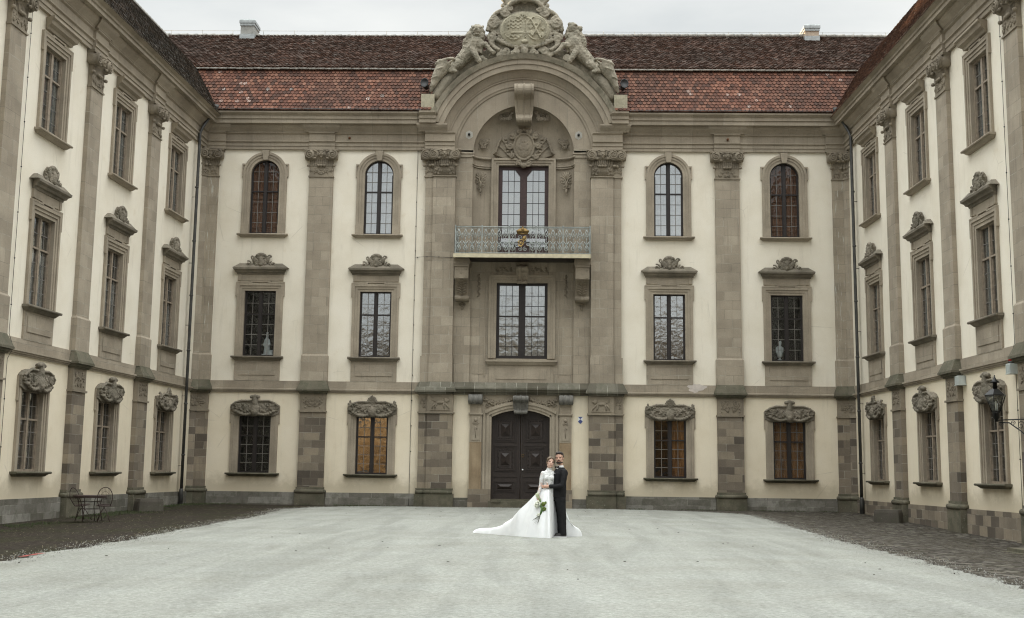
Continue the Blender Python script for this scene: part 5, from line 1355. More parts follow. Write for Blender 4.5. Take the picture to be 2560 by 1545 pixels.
# plaque
m = MB(); x0, x1, zt, zb = 2.30, 2.49, 3.62, 3.33; xm = (x0+x1)/2
m.prism([(x0, zt), (x0, 3.43), (xm, zb), (x1, 3.43), (x1, zt)], -.012, -.002)
o = obj('heritage_plaque', m, G['white']); tag(o, 'small blue and white shield plaque beside the portal', 'plaque')
bl = simple('blue_enamel', (.055,.075,.22), .35, .05, 5); m = MB()
m.prism([(x0, zt), (x1, zt), (xm, 3.525)], -.015, -.0121); m.prism([(xm, 3.525), (x0, 3.43), (xm, zb), (x1, 3.43)], -.015, -.0121)
obj('blue_field', m, bl, o)
# housings on the right wing
for d, z, red, lab in ((12.95, 4.30, 0, 'pale ribbed alarm housing on the second pilaster of the right wing'), (17.05, 4.33, 1, 'pale ribbed alarm housing with a red beacon near the lantern')):
    o = empty('alarm_box', on_wall(RW, d, 0, 0, 1), RW.rotation_euler.z); tag(o, lab, 'alarm box')
    m = MB(); m.box(-.16, .16, -.02, -.24, z-.14, z+.12)
    for k in range(-3, 4): m.box(k*.045-.012, k*.045+.012, -.24, -.25, z-.12, z+.10)
    obj('housing', m, G['grey_box'], o)
    m = MB(); m.box(-.175, .175, 0, -.255, z-.165, z-.141); obj('base_plate', m, G['grey_box'], o)
    if red:
        m = MB(); m.lathe([(.10, z+.12), (.10, z+.18)], (0, -.13, 0), 14); obj('beacon_base', m, G['iron'], o)
        m = MB(); m.lathe([(.095, z+.18), (.095, z+.30), (.06, z+.34), (.01, z+.35)], (0, -.13, 0), 14); obj('beacon_dome', m, G['red'], o)
# figures standing inside two windows
m = MB(); x, y = -10.45, .37
m.limb([(x, y, 6.05), (x+.01, y, 6.35), (x-.01, y, 6.62), (x, y, 6.72)], (.14, .12, .09, .05)); m.ell((x, y, 6.82), (.06, .06, .08)); m.ell((x, y+.01, 6.92), (.04, .04, .05))
m.limb([(x-.07, y, 6.62), (x-.12, y-.04, 6.40), (x-.02, y-.10, 6.32)], (.045, .04, .03)); m.limb([(x+.07, y, 6.62), (x+.12, y-.04, 6.42), (x+.06, y-.10, 6.36)], (.045, .04, .03)); m.ell((x+.2, y-.02, 6.12), (.10, .09, .10)); m.box(x-.18, x+.28, y-.12, y+.12, 5.95, 6.04)
o = sculpt('marble_figurine', m, G['white'], None, .016, 2); tag(o, 'white marble figurine behind the dark left first floor window', 'figurine')
m = MB(); x, y = 10.47, .37
m.lathe([(.09, 5.97), (.09, 6.02), (.045, 6.06), (.04, 6.10), (.10, 6.14), (.12, 6.26), (.10, 6.40), (.09, 6.50)], (x, y, 0), 14); m.ell((x, y, 6.52), (.13, .08, .07)); m.limb([(x, y, 6.55), (x+.03, y, 6.68)], (.05, .06)); m.ell((x+.035, y, 6.72), (.06, .065, .08))
m.limb([(x-.11, y, 6.50), (x-.13, y-.02, 6.32)], (.045, .03)); m.limb([(x+.12, y, 6.50), (x+.12, y-.02, 6.34)], (.045, .03))
o = sculpt('marble_bust', m, G['white'], None, .015, 2); tag(o, 'white bust on a round pedestal behind the dark right first floor window', 'bust')
# ================================================================== the couple
def skinmat(name, col):
    t = NT(name); v = t.coord(rand=False); c = t.ramp(t.noise(v, 14, 3), [(.3, tuple(x*.92 for x in col)), (.7, tuple(x*1.06 for x in col))])
    t.put(t.b.inputs['Subsurface Weight'], .08); t.put(t.b.inputs['Subsurface Radius'], (.01,.005,.003)); return t.fin(c, .5, None, .35)
SKG = skinmat('skin_of_the_man', (.52,.325,.245)); SKB = skinmat('skin_of_the_woman', (.60,.40,.32))
SUIT = simple('black_wool_suit', (.012,.012,.013), .8, .25, 20, .1, 0, .2); SHIRT = simple('white_shirt_cotton', (.75,.76,.76), .7, .05)
HAIRG = simple('dark_brown_hair', (.022,.014,.010), .6, .4, 60, .4); HAIRB = simple('ash_blonde_hair', (.125,.088,.055), .5, .45, 50, .4)
EYE = simple('dark_eyes', (.02,.014,.012), .4, .1); LIP = simple('lips', (.36,.12,.10), .5, .1); LIPG = simple('lips_of_the_man', (.33,.14,.11), .5, .1)
BX, BY = 1.31, -23.35
PB = Vector((BX, BY, 0))
def ring(cx, cy, cz, rx, ry, n=20, rot=0., sq=1.0, tilt=0.):
    out = []
    for k in range(n):
        a = 2*PI*k/n; c, s = cos(a), sin(a)
        x, y = rx*abs(c)**sq*(1 if c >= 0 else -1), ry*abs(s)**sq*(1 if s >= 0 else -1)
        out.append((cx+x*cos(rot)-y*sin(rot), cy+x*sin(rot)+y*cos(rot), cz+tilt*x))
    return out
def head_mb(m, T, male):
    w = 1.0 if male else .93
    e = lambda c, r: m.ell(c, r, 14, 10, T)
    e((0, .010, .045), (.074*w, .092*w, .082)); e((0, -.022, -.025), (.062*w, .066, .085)); e((0, -.045, -.085), (.034 if male else .026, .030, .030))
    for s in (-1, 1): e((s*.032, -.058, -.020), (.022, .020, .022)); e((s*.045, -.02, -.065), (.020*w, .03, .03)); e((s*.075*w, .008, 0), (.009, .020, .030)); e((s*.030, -.074, .026), (.024, .012, .008))
    m.tube([(0, -.075, .022), (0, -.094, -.012), (0, -.088, -.024)], [.008, .012, .013], 8, T=T); e((0, -.092, -.018), (.014, .012, .011)); e((0, -.078, -.048), (.022, .010, .007)); e((0, -.076, -.058), (.019, .010, .007))
def face_parts(body, T, male):
    for s in (-1, 1):
        m = MB(); m.ell((s*.031, -.0755, .010), (.012, .006, .0055), 8, 6, T); obj('eye', m, EYE, body)
    m = MB()
    for s in (-1, 1): m.tube([(s*.014, -.088, .027), (s*.032, -.088, .033), (s*.050, -.076, .027)], .0042 if male else .003, 5, T=T)
    obj('eyebrows', m, HAIRG if male else HAIRB, body)
    m = MB(); m.ell((0, -.087, -.050), (.019, .005, .0042), 8, 5, T); m.ell((0, -.085, -.057), (.015, .005, .004), 8, 5, T); obj('lips', m, LIPG if male else LIP, body)
def hand(m, wrist, d, up, side, L=.18, curl=.4, thumb_up=True):
    """palm + five tapered fingers; d = pointing direction, up = towards the thumb side, side = palm normal"""
    d, up, side = Vector(d).normalized(), Vector(up).normalized(), Vector(side).normalized(); w = Vector(wrist)
    m.limb([tuple(w), tuple(w+d*L*.25), tuple(w+d*L*.48)], (.025, .030, .030), 8)
    for k, (o, l) in enumerate(((.030, .78), (.011, .92), (-.010, .86), (-.030, .66))):
        b = w+d*L*.48+up*o; f = L*.5*l
        p1 = b+d*f*.45+side*curl*.02; p2 = p1+(d*(1-curl*.4)+side*curl*.7).normalized()*f*.3; p3 = p2+(d*(1-curl*.8)+side*curl).normalized()*f*.25
        m.limb([tuple(b-d*.02), tuple(p1), tuple(p2), tuple(p3)], (.0105, .0098, .009, .0078), 6)
    b = w+d*L*.18+up*.022; p1 = b+(up*1.0+d*.45).normalized()*.040; p2 = p1+(up*.8+d*.8).normalized()*.032; m.limb([tuple(b), tuple(p1), tuple(p2)], (.014, .0115, .009), 6)

# ---------------------------------------------------------------- groom
Gr = empty('person', tuple(PB)); tag(Gr, 'man in a black suit and bow tie embracing the bride', 'person')
HT = Matrix.Translation((.005, .0, 1.703)) @ Matrix.Rotation(R(-14), 4, 'Z') @ Matrix.Rotation(R(-4), 4, 'Y') @ Matrix.Diagonal((1.17, 1.08, 1.05, 1))
m = MB(); head_mb(m, HT, True)
m.limb([(.012, .02, 1.63), (.03, .03, 1.53), (.04, .03, 1.46)], (.056, .058, .08), 12)
m.loft([ring(.04, .02, 1.44, .09, .07), ring(.03, .02, 1.15, .07, .06), ring(.0, .02, .95, .07, .06)])
m.limb([(.10, -.12, 1.40), (.075, -.19, 1.12), (-.20, -.205, 1.10)], (.05, .04, .028), 10)
hand(m, (-.215, -.207, 1.10), (-1, -.05, -.05), (.15, -.05, 1), (0, 1, 0), .19, .25)
for s, x0, x1 in ((1, .045, .115), (-1, -.02, .04)):
    y = -.09 if s > 0 else .09
    m.limb([(.02, y*.6, .95), (.06 if s > 0 else .02, y, .52), (x1*.8, y, .12)], (.045, .035, .028), 10); m.limb([(x1*.8, y, .10), (x1*.8-.06, y, .06)], (.026, .022), 8)
body = sculpt('body', m, SKG, Gr, .007, 2); body.data.name = 'man_body'
face_parts(body, HT, True)
m = MB()
e = lambda c, r: m.ell(c, r, 14, 10, HT)
e((0, .022, .080), (.080, .092, .068)); e((0, .045, .03), (.078, .066, .085)); e((.0, -.035, .115), (.062, .045, .030)); e((-.02, -.045, .118), (.045, .030, .022))
for s in (-1, 1): m.limb([tuple(HT @ Vector((s*.074, .0, .05))), tuple(HT @ Vector((s*.073, -.012, .01)))], (.014, .008), 8)
sculpt('hair', m, HAIRG, body, .008, 1, disp=.003, dsize=.02)
m = MB()
for k in range(13):
    a = -1.25+2.5*k/12; m.ell((.060*sin(a), -.012-.060*cos(a), -.068-.028*cos(a)), (.009, .009, .014), 7, 5, HT)
m.ell((0, -.075, -.085), (.020, .016, .020), 8, 6, HT)
for s in (-1, 1): m.tube([(0, -.093, -.040), (s*.018, -.088, -.043), (s*.028, -.076, -.060), (s*.026, -.070, -.078)], .005, 5, T=HT)
obj('beard', m, HAIRG, body)
# shirt collar, bow tie, handkerchief
m = MB(); m.loft([ring(.035, .02, 1.50, .075, .068, rot=R(40)), ring(.028, .015, 1.555, .064, .060, rot=R(40))]); m.loft([ring(-.055, -.06, 1.36, .012, .02), ring(-.040, -.05, 1.50, .035, .03)])
obj('shirt', m, SHIRT, body)
m = MB()
for s in (-1, 1): m.loft([ring(-.052, -.068, 1.515, .004, .006, 8), ring(-.052, -.068, 1.515, .004, .006, 8)]) ; m.prism([(0, 1.505), (s*.045, 1.495), (s*.045, 1.54), (0, 1.527)][::s], -.012, .012, Matrix.Translation((-.050, -.062, 0)) @ Matrix.Rotation(R(-40), 4, 'Z'))
m.ell((-.052, -.068, 1.516), (.013, .013, .015)); obj('bow_tie', m, SUIT, body)
# jacket with sleeve, fused
m = MB()
rt = R(28)
secs = [(.93, -.012, .165, .128), (1.00, -.008, .172, .130), (1.10, -.005, .165, .122), (1.20, .0, .160, .120), (1.30, .012, .168, .122), (1.38, .028, .172, .118), (1.44, .035, .150, .10), (1.485, .038, .095, .075), (1.51, .038, .07, .065)]
m.loft([ring(cx, .0, z, rx, ry, 24, rt, .82) for z, cx, rx, ry in secs])
m.loft([ring(-.01, 0, .86, .165, .125, 24, rt, .82), ring(-.012, 0, .94, .166, .128, 24, rt, .82)])
m.limb([(.10, -.115, 1.405), (.095, -.165, 1.28), (.065, -.205, 1.12)], (.078, .066, .058), 12); m.limb([(.065, -.205, 1.12), (-.06, -.215, 1.10), (-.19, -.208, 1.10)], (.058, .050, .043), 12)
m.limb([(.03, .12, 1.40), (-.06, .20, 1.25), (-.20, .20, 1.15)], (.07, .058, .045), 10)
m.limb([(-.065, -.08, 1.47), (-.10, -.125, 1.36), (-.125, -.12, 1.18)], (.022, .024, .016), 8)
sculpt('jacket', m, SUIT, body, .010, 2, disp=.004, dsize=.07)
m = MB(); m.tube([(-.185, -.208, 1.10), (-.215, -.208, 1.10)], [.036, .034], 12); obj('shirt_cuff', m, SUIT, body)
m = MB(); m.prism([(-.022, 0), (.022, 0), (.026, .012), (.008, .010), (-.004, .022), (-.018, .012)], -.004, .004, Matrix.Translation((-.112, -.128, 1.375)) @ Matrix.Rotation(R(-30), 4, 'Z')); obj('pocket_square', m, SHIRT, body)
# trousers
m = MB()
m.loft([ring(-.005, 0, .98, .150, .115, 20, rt), ring(.0, 0, .86, .152, .118, 20, rt), ring(.012, 0, .78, .148, .112, 20, rt)])
for y, xs in ((-.065, (.03, .06, .085, .10)), (.07, (.0, .035, .05, .065))):
    m.loft([ring(xs[0], y, .86, .118, .09), ring(xs[1]-.01, y, .62, .100, .082), ring(xs[2]-.01, y, .45, .088, .076), ring(xs[3]-.02, y, .24, .080, .070), ring(xs[3]-.01, y, .055, .082, .072)])
sculpt('trousers', m, SUIT, body, .011, 2, disp=.005, dsize=.08)
SHOE = simple('dark_grey_shoe', (.03,.027,.026), .6, .3, 20)
for y, x in ((-.075, .075), (.075, .035)):
    T = Matrix.Translation((x, y, 0)) @ Matrix.Rotation(R(4 if y < 0 else -6), 4, 'Z')
    m = MB(); m.loft([ring(-.045, 0, .022, .142, .048, 20, 0, .9), ring(-.045, 0, .045, .140, .047, 20, 0, .9), ring(-.025, 0, .075, .112, .042, 20), ring(.02, 0, .105, .065, .040, 20), ring(.03, 0, .13, .05, .042, 20)], T=T)
    s_ = obj('shoe', m, SHOE, body)
    m = MB(); m.loft([ring(-.045, 0, -.004, .145, .050, 20, 0, .9), ring(-.045, 0, .026, .147, .051, 20, 0, .9)], T=T); obj('sole', m, SHIRT, s_)

# ---------------------------------------------------------------- bride
Br = empty('person', tuple(PB)); tag(Br, 'woman in a white lace wedding dress with a long train, leaning on the groom', 'person')
HB = Matrix.Translation((-.195, -.12, 1.612)) @ Matrix.Rotation(R(12), 4, 'Z') @ Matrix.Rotation(R(9), 4, 'Y') @ Matrix.Diagonal((1.12, 1.0, .98, 1))
m = MB(); head_mb(m, HB, False)
m.limb([(-.205, -.105, 1.55), (-.225, -.095, 1.46), (-.23, -.09, 1.40)], (.044, .045, .065), 12)
m.loft([ring(-.235, -.08, 1.37, .12, .08, rot=R(10)), ring(-.235, -.08, 1.06, .095, .075), ring(-.235, -.08, .90, .12, .10)])
m.limb([(-.36, -.10, 1.36), (-.395, -.12, 1.13), (-.455, -.20, .915)], (.038, .032, .022), 10)
hand(m, (-.455, -.20, .915), (-.12, -.25, -1), (.5, -.6, 0), (1, .2, 0), .165, .9)
for x in (-.29, -.18): m.limb([(x, -.07, .95), (x, -.07, .50), (x, -.07, .08)], (.07, .045, .03), 10)
bb = sculpt('body', m, SKB, Br, .007, 2); bb.data.name = 'woman_body'
face_parts(bb, HB, False)
m = MB(); e = lambda c, r: m.ell(c, r, 14, 10, HB)
e((0, .030, .062), (.077, .090, .075)); e((0, .055, .015), (.070, .060, .080)); e((.0, .105, .0), (.050, .042, .048))
for s in (-1, 1): m.limb([tuple(HB @ Vector(p)) for p in ((s*.015, -.055, .108), (s*.050, -.052, .082), (s*.070, -.022, .040), (s*.076, .005, -.01))], (.020, .022, .018, .013), 8)
for s in (-1,): m.limb([tuple(HB @ Vector(p)) for p in ((s*.074, -.03, .03), (s*.080, -.03, -.03), (s*.074, -.028, -.085))], (.007, .006, .004), 6)
sculpt('hair', m, HAIRB, bb, .008, 1, disp=.004, dsize=.018)
# lace: white motifs over a sheer skin-pink ground
def lace():
    t = NT('white_floral_lace'); v = t.coord(rand=False)
    vo = t.n('TexVoronoi', feature='F1'); t.put(vo.inputs['Vector'], v); t.put(vo.inputs['Scale'], 26.)
    n1 = t.ramp(t.noise(v, 16, 3, .6, .5), [(.50, 0), (.60, 1)])
    tex = t.ramp(vo.outputs['Distance'], [(.1, (.74,.76,.76)), (.6, (.58,.59,.585))])
    return t.fin(t.mix(t.math('MULTIPLY', n1, .8), tex, (.47,.33,.28)), .85, t.bump(vo.outputs['Distance'], -.6, .01))
LACE = lace()
def lace2():
    t = NT('dense_white_lace'); v = t.coord(rand=False)
    vo = t.n('TexVoronoi', feature='F1'); t.put(vo.inputs['Vector'], v); t.put(vo.inputs['Scale'], 30.)
    return t.fin(t.ramp(vo.outputs['Distance'], [(.1, (.78,.80,.80)), (.65, (.56,.57,.565))]), .85, t.bump(vo.outputs['Distance'], -.6, .01))
m = MB()
m.loft([ring(-.235, -.085, 1.00, .112, .095, 22), ring(-.238, -.085, 1.06, .103, .088, 22), ring(-.235, -.09, 1.16, .118, .098, 22), ring(-.235, -.095, 1.27, .135, .108, 22), ring(-.24, -.09, 1.36, .135, .095, 22), ring(-.235, -.09, 1.42, .10, .078, 22), ring(-.225, -.095, 1.455, .058, .056, 22), ring(-.218, -.098, 1.50, .054, .052, 22)])
m.ell((-.17, -.165, 1.28), (.06, .05, .06)); m.ell((-.27, -.175, 1.28), (.06, .05, .06))
m.ell((-.35, -.10, 1.375), (.055, .055, .055)); m.ell((-.14, -.05, 1.375), (.055, .055, .055))
sculpt('lace_bodice', m, lace2(), bb, .009, 2, disp=.004, dsize=.02)
m = MB(); m.limb([(-.352, -.10, 1.375), (-.385, -.115, 1.25), (-.398, -.125, 1.13), (-.425, -.16, 1.02), (-.452, -.197, .925)], (.054, .048, .043, .038, .030), 12)
sculpt('lace_sleeve', m, LACE, bb, .009, 1, disp=.003, dsize=.02)
# skirt with train: hem outline on the ground, folds growing to the hem
HEM = [(-.02, -.62), (.16, -.58), (.20, -.38), (.12, -.1), (.30, .22), (.50, .42), (.48, .66), (.2, .80), (-.3, 1.1), (-.9, 1.9), (-1.5, 2.35), (-1.92, 2.35), (-2.02, 1.75), (-1.86, 1.25), (-1.5, .70), (-1.1, .25), (-.75, -.25), (-.40, -.52)]
HEM = [(-.22, -.60), (-.17, -.54), (-.15, -.36), (-.13, -.10), (-.02, .14), (.22, .22), (.46, .34), (.52, .58), (.35, .75), (.0, .90), (-.5, 1.35), (-1.2, 1.95), (-1.72, 2.15), (-1.97, 1.90), (-1.95, 1.45), (-1.66, 1.05), (-1.28, .52), (-.98, .12), (-.66, -.28), (-.34, -.52)]
def catm(P, n):
    out = []; k = len(P)
    for i in range(k):
        p0, p1, p2, p3 = (Vector((*P[(i+j) % k], 0)) for j in (-1, 0, 1, 2))
        for q in range(n):
            t = q/n; out.append(.5*((2*p1)+(-p0+p2)*t+(2*p0-5*p1+4*p2-p3)*t*t+(-p0+3*p1-3*p2+p3)*t**3))
    return out
hem = catm(HEM, 8); nh = len(hem); wc = Vector((-.235, -.085, 0)); NS = 26
a0 = math.atan2(hem[0].y-wc.y, hem[0].x-wc.x); acc = [0]
for i in range(1, nh): acc.append(acc[-1]+(hem[i]-hem[i-1]).length)
rows = []
for s in range(NS+1):
    t = s/NS; row = []
    for i in range(nh):
        h = hem[i]; dv = h-wc; ang = math.atan2(dv.y, dv.x); D = dv.length
        wr = Vector((wc.x+.113*cos(ang), wc.y+.098*sin(ang), 0))
        d = (h-wr).length
        near = .52                     # reach of the standing bell of the skirt
        if d <= near*1.15:
            u = t; r = d*(u**.80); z = 1.05*(1-u**1.25)
        else:
            # steep bell then a long trailing tail that hugs the ground
            r = d*t
            kk = .65-.29*max(0, min(1, cos(ang)*1.6+.2)); z = 1.05*math.exp(-(r/kk)**1.35)+.095*min(1, r/.7)
            z *= (1-t**24)
        p = wr+(h-wr).normalized()*r
        fold = sin(acc[i]*15.+2*sin(i*.21))*.5+sin(acc[i]*31+1.7)*.22
        nn = Vector((-(dv.y), dv.x, 0)).normalized()
        amp = .036*min(1, t*1.4)*(1-.2*t)
        q = p+(h-wr).normalized()*fold*amp+Vector((0, 0, 0))
        zz = z+fold*amp*.5*(1 if t < .97 else 0)+.012*noise.noise(Vector((q.x*5, q.y*5, 2)))*t
        row.append((q.x, q.y, max(.004, zz) if t < .999 else -.004))
    rows.append(row+[row[0]])
m = MB(); m.grid(rows)
SK = NT('white_satin_skirt'); v_ = SK.coord(rand=False); c_ = SK.ramp(SK.noise(v_, 5, 4), [(.3, (.70,.72,.735)), (.7, (.78,.80,.81))])
SK.put(SK.b.inputs['Sheen Weight'], .3)
obj('skirt', m, SK.fin(c_, .6, SK.bump(SK.noise(SK.coord(scale=(18,18,3), rand=False), 1, 3), .25, .01), .3), bb)
# gauze overlay edge on the front
# ---------------------------------------------------------------- bouquet
BO = empty('bridal_bouquet', (BX-.42, BY-.30, .71)); BO.scale = (1.0, 1.0, 1.0); tag(BO, 'hanging bouquet of white flowers, green moss balls and trailing grasses', 'bouquet')
GR = simple('moss_green', (.11,.15,.025), .9, .4, 40, .4); STM = simple('stem_green', (.07,.14,.035), .7, .3, 20); WF = simple('white_petals', (.68,.70,.60), .7, .1, 20); PT = simple('pale_green_buds', (.42,.46,.30), .7, .2, 20); DG = simple('grey_grass', (.12,.13,.10), .8, .3, 20)
rd = random.Random(8)
def flower(name, c, r, mat):
    m = MB()
    for k in range(26):
        a, b = rd.uniform(0, 2*PI), rd.uniform(-1, 1); q = math.sqrt(1-b*b); d = Vector((q*cos(a), q*sin(a), b))
        m.ell(tuple(Vector(c)+d*r*.75), (r*.38, r*.38, r*.38), 6, 4)
    return obj(name, m, mat, BO)
flower('white_flower', (-.03, 0, .02), .062, WF); flower('white_flower', (-.07, .02, -.02), .05, WF); flower('white_flower', (.06, -.03, -.20), .05, WF); flower('white_flower', (-.02, -.02, -.23), .045, WF); flower('white_flower', (.10, .0, -.16), .035, WF)
flower('moss_ball', (.08, -.05, .01), .045, GR); flower('moss_ball', (.10, -.06, -.09), .045, GR); flower('moss_ball', (.13, -.02, .04), .028, GR); flower('moss_ball', (.15, -.03, -.08), .028, PT)
m = MB()
for k in range(9): m.tube([(rd.uniform(-.03, .03), rd.uniform(-.03, .0), .13), (.03+rd.uniform(-.03, .03), -.05, -.05), (.05+rd.uniform(-.06, .06), -.06, -.20)], .0035, 5)
for k in range(12): a = rd.uniform(-.5, .5); m.tube([(.05, -.06, -.03), (.05+.04*a, -.08, -.1), (.04+.10*a, -.07, -.22)], [.006, .012, .002], 5)
obj('green_stems', m, STM, BO)
m = MB()
for k in range(9):
    x, z = -.07+rd.uniform(-.05, .05), .19+rd.uniform(-.03, .05); m.tube([(.0, .02, .10), (x, .0, z-.03), (x-.02, 0, z+.03)], [.004, .012, .003], 6)
obj('tulip_buds', m, PT, BO)
m = MB()
for k in range(15): dx = rd.uniform(-.16, .05); m.tube([(.04, -.06, -.18), (.02+dx*.4, -.07, -.27), (dx, -.06, -.33-rd.uniform(0, .10))], [.003, .002, .001], 4)
m.tube([(.02, -.06, -.22), (-.08, -.06, -.29), (-.16, -.05, -.34)], [.004, .010, .002], 5)
obj('trailing_grass', m, DG, BO)
m = MB(); m.ell((.13, -.07, -.19), .013); obj('dark_berry', m, LIP, BO)

# ================================================================== trees far behind the viewer, mirrored in the windows
BK2 = simple('brown_bark', (.11,.09,.065), .9, .35, 4); BK = simple('golden_bark', (.30,.19,.085), .9, .35, 4); 
def bare_tree(name, x, y, H, seed, label, lean=0.):
    rd = random.Random(seed); t = empty(name, (x, y, 0)); tag(t, label, 'tree', 'bare trees beyond the courtyard')
    tr = MB(); br = MB()
    def grow(mb, p, d, L, r, lv):
        pts = [p]; rr = [r]; q = p.copy(); dd = d.copy()
        for k in range(3):
            dd = (dd+Vector((rd.uniform(-.16, .16), rd.uniform(-.16, .16), rd.uniform(-.02, .12)))).normalized(); q = q+dd*L/3; pts.append(q.copy()); rr.append(r*(1-.17*(k+1)))
        mb.tube([tuple(a) for a in pts], rr, 5 if lv < 2 else 3)
        if lv >= 6: return
        for k in range(3):
            a = pts[1+k] if lv > 0 else pts[max(1, k)]
            ax = Vector((rd.uniform(-1, 1), rd.uniform(-1, 1), rd.uniform(0, .5))).normalized()
            nd = (dd*.9+ax*.75).normalized(); grow(br, a, nd, L*rd.uniform(.60, .78), max(.035, rr[1+k]*.66), lv+1)
    grow(tr, Vector((0, 0, -.2)), Vector((0, 0, 1)), H*.36, H*.022, 0)
    obj('trunk', tr, BK2, t); obj('branches', br, BK2, t)
for k, (x, y, H, lab) in enumerate([(-15, -98, 27, 'broad bare tree mirrored in the left windows of the first floor'), (-5, -92, 25, 'bare tree mirrored in the centre window under the balcony'), (5, -98, 26, 'tall bare tree mirrored beside the one in the centre window'), (14, -94, 27, 'golden bare tree mirrored in the right windows of the first floor'), (-26, -104, 27, 'farthest left bare tree beyond the open side of the courtyard'), (24, -104, 27, 'farthest right bare tree beyond the open side of the courtyard')]):
    bare_tree('bare_tree', x, y, H, 40+k, lab)
m = MB(); rd = random.Random(77)
for k in range(3200):
    x, y = rd.uniform(-34, 34), rd.uniform(-84, -78); h = rd.uniform(4, 8.5); dx, dy = rd.uniform(-1.3, 1.3), rd.uniform(-.6, .6)
    p = [(x, y, 0), (x+dx*.4, y+dy*.4, h*.4), (x+dx*1.1, y+dy, h*.8), (x+dx*1.5, y+dy, h)]; m.tube(p, [.07, .055, .04, .015], 3)
    for j in range(3): q = rd.uniform(.3, .9); m.tube([(x+dx*q, y+dy*q, h*q*.85), (x+dx*q+rd.uniform(-1, 1), y+dy*q, h*q*.85+rd.uniform(.6, 1.8))], [.03, .012], 3)
o = obj('shrub_thicket', m, BK); tag(o, 'thicket of bare golden shrubs mirrored in the ground floor panes', 'shrubs', kind='stuff')

m = MB(); rd = random.Random(78)
for k in range(1500):
    x, y = rd.uniform(-44, 44), rd.uniform(-120, -106); h = rd.uniform(13, 20.5); dx = rd.uniform(-1.6, 1.6)
    m.tube([(x, y, 3), (x+dx*.5, y, h*.6), (x+dx, y, h)], [.11, .075, .03], 3)
    for j in range(7):
        q = rd.uniform(.35, .95); z = h*q; a = rd.choice((-1, 1))*rd.uniform(.6, 2.2)
        m.tube([(x+dx*q, y, z), (x+dx*q+a*.5, y+rd.uniform(-.5, .5), z+rd.uniform(.6, 1.2)), (x+dx*q+a, y, z+rd.uniform(1.2, 2.8))], [.055, .04, .018], 3)
o = obj('bare_wood', m, simple('grey_brown_bark', (.085,.078,.065), .9, .45, 3)); tag(o, 'bare wintry wood beyond the courtyard mirrored in the upper panes', 'woodland', kind='stuff')

# ================================================================== light, sky, camera
SUN_EL, SUN_AZ = R(7.7), R(295)     # azimuth of the sun measured clockwise from +y
sd = Vector((sin(SUN_AZ)*cos(SUN_EL), cos(SUN_AZ)*cos(SUN_EL), sin(SUN_EL)))
ld = bpy.data.lights.new('sun', 'SUN'); ld.energy = 5.0; ld.angle = R(.6); ld.color = (1, .80, .55)
lo_ = bpy.data.objects.new('sun', ld); COL.objects.link(lo_); lo_.rotation_euler = sd.to_track_quat('Z', 'Y').to_euler()
w = bpy.data.worlds.new('World'); scene.world = w; w.use_nodes = True; nt = w.node_tree; bg = nt.nodes['Background']
sky = nt.nodes.new('ShaderNodeTexSky'); sky.sky_type = 'NISHITA'; sky.sun_disc = False; sky.sun_elevation = R(20); sky.sun_rotation = SUN_AZ; sky.sun_elevation = SUN_EL
tc = nt.nodes.new('ShaderNodeTexCoord'); mp = nt.nodes.new('ShaderNodeMapping'); mp.inputs['Scale'].default_value = (1.1, 1.1, 3.6); nt.links.new(tc.outputs['Generated'], mp.inputs[0])
n1 = nt.nodes.new('ShaderNodeTexNoise'); n1.inputs['Scale'].default_value = 2.6; n1.inputs['Detail'].default_value = 6; n1.inputs['Roughness'].default_value = .55; nt.links.new(mp.outputs[0], n1.inputs['Vector'])
r1 = nt.nodes.new('ShaderNodeValToRGB'); r1.color_ramp.elements[0].position = .34; r1.color_ramp.elements[0].color = (8.2, 8.55, 8.6, 1); r1.color_ramp.elements[1].position = .66; r1.color_ramp.elements[1].color = (10.9, 11.0, 10.7, 1); nt.links.new(n1.outputs['Fac'], r1.inputs[0])
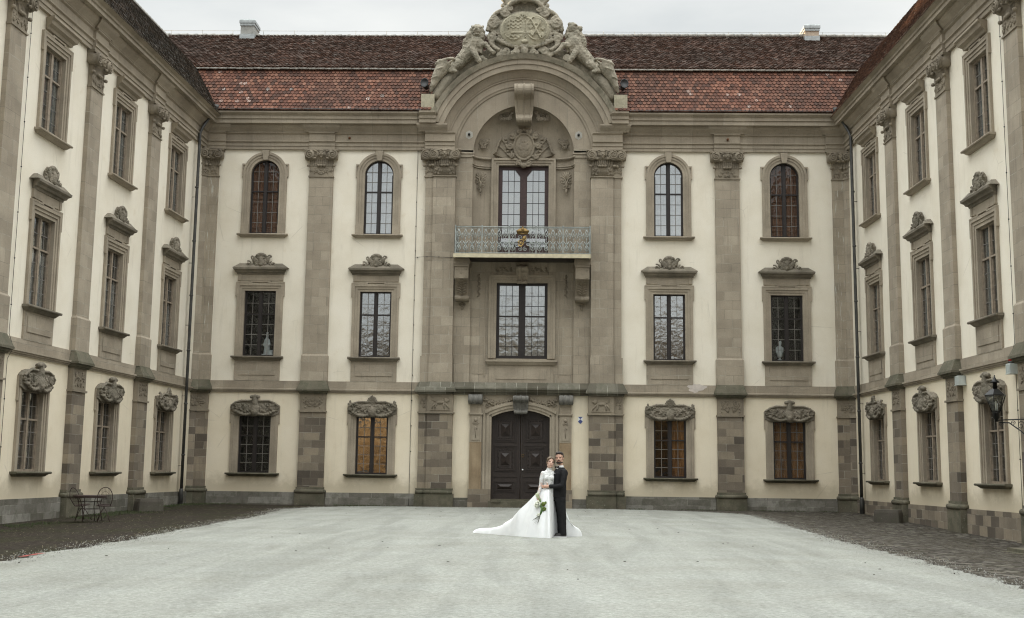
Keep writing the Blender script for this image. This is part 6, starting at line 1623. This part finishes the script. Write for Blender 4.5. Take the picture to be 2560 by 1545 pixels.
# the overcast is brighter overhead than near the horizon
sp = nt.nodes.new('ShaderNodeSeparateXYZ'); nt.links.new(tc.outputs['Generated'], sp.inputs[0])
mr = nt.nodes.new('ShaderNodeMapRange'); mr.inputs[1].default_value = .38; mr.inputs[2].default_value = .85; mr.inputs[3].default_value = .90; mr.inputs[4].default_value = 4.3; nt.links.new(sp.outputs[2], mr.inputs[0])
vm = nt.nodes.new('ShaderNodeVectorMath'); vm.operation = 'SCALE'; nt.links.new(r1.outputs[0], vm.inputs[0]); nt.links.new(mr.outputs[0], vm.inputs[3])
mx = nt.nodes.new('ShaderNodeMix'); mx.data_type = 'RGBA'; mx.inputs[0].default_value = .90; nt.links.new(sky.outputs[0], mx.inputs[6]); nt.links.new(vm.outputs[0], mx.inputs[7])
nt.links.new(mx.outputs[2], bg.inputs[0]); bg.inputs[1].default_value = .055

cd = bpy.data.cameras.new('camera'); cam = bpy.data.objects.new('camera', cd); COL.objects.link(cam); scene.camera = cam
yaw, pitch, roll = -.0274, .1547, .0126
c, s, cp, sp_, cr, sr = cos(yaw), sin(yaw), cos(pitch), sin(pitch), cos(roll), sin(roll)
rt_ = Vector((c, -s, 0)); f0 = Vector((s, c, 0)); up0 = Vector((0, 0, 1)); fw = f0*cp+up0*sp_; up_ = -f0*sp_+up0*cp
X_ = rt_*cr+up_*sr; Y_ = -rt_*sr+up_*cr
M4 = Matrix.Identity(4)
for i in range(3): M4[i][0] = X_[i]; M4[i][1] = Y_[i]; M4[i][2] = -fw[i]
M4[0][3], M4[1][3], M4[2][3] = 1.2518*.8, -64.9466*.8, 1.751*.8
cam.matrix_world = M4
cd.sensor_width = 36; cd.lens = 3215.2/2560*36; cd.shift_y = -94.19/2560; cd.clip_end = 2000
vs_ = scene.view_settings; vs_.view_transform = 'Standard'; vs_.look = 'None'; vs_.exposure = 0.96; vs_.gamma = 1
scene.cycles.pixel_filter_type = 'BLACKMAN_HARRIS'; scene.cycles.filter_width = 1.15; scene.cycles.max_bounces = 6; scene.cycles.transparent_max_bounces = 8; scene.cycles.caustics_reflective = False; scene.cycles.caustics_refractive = False
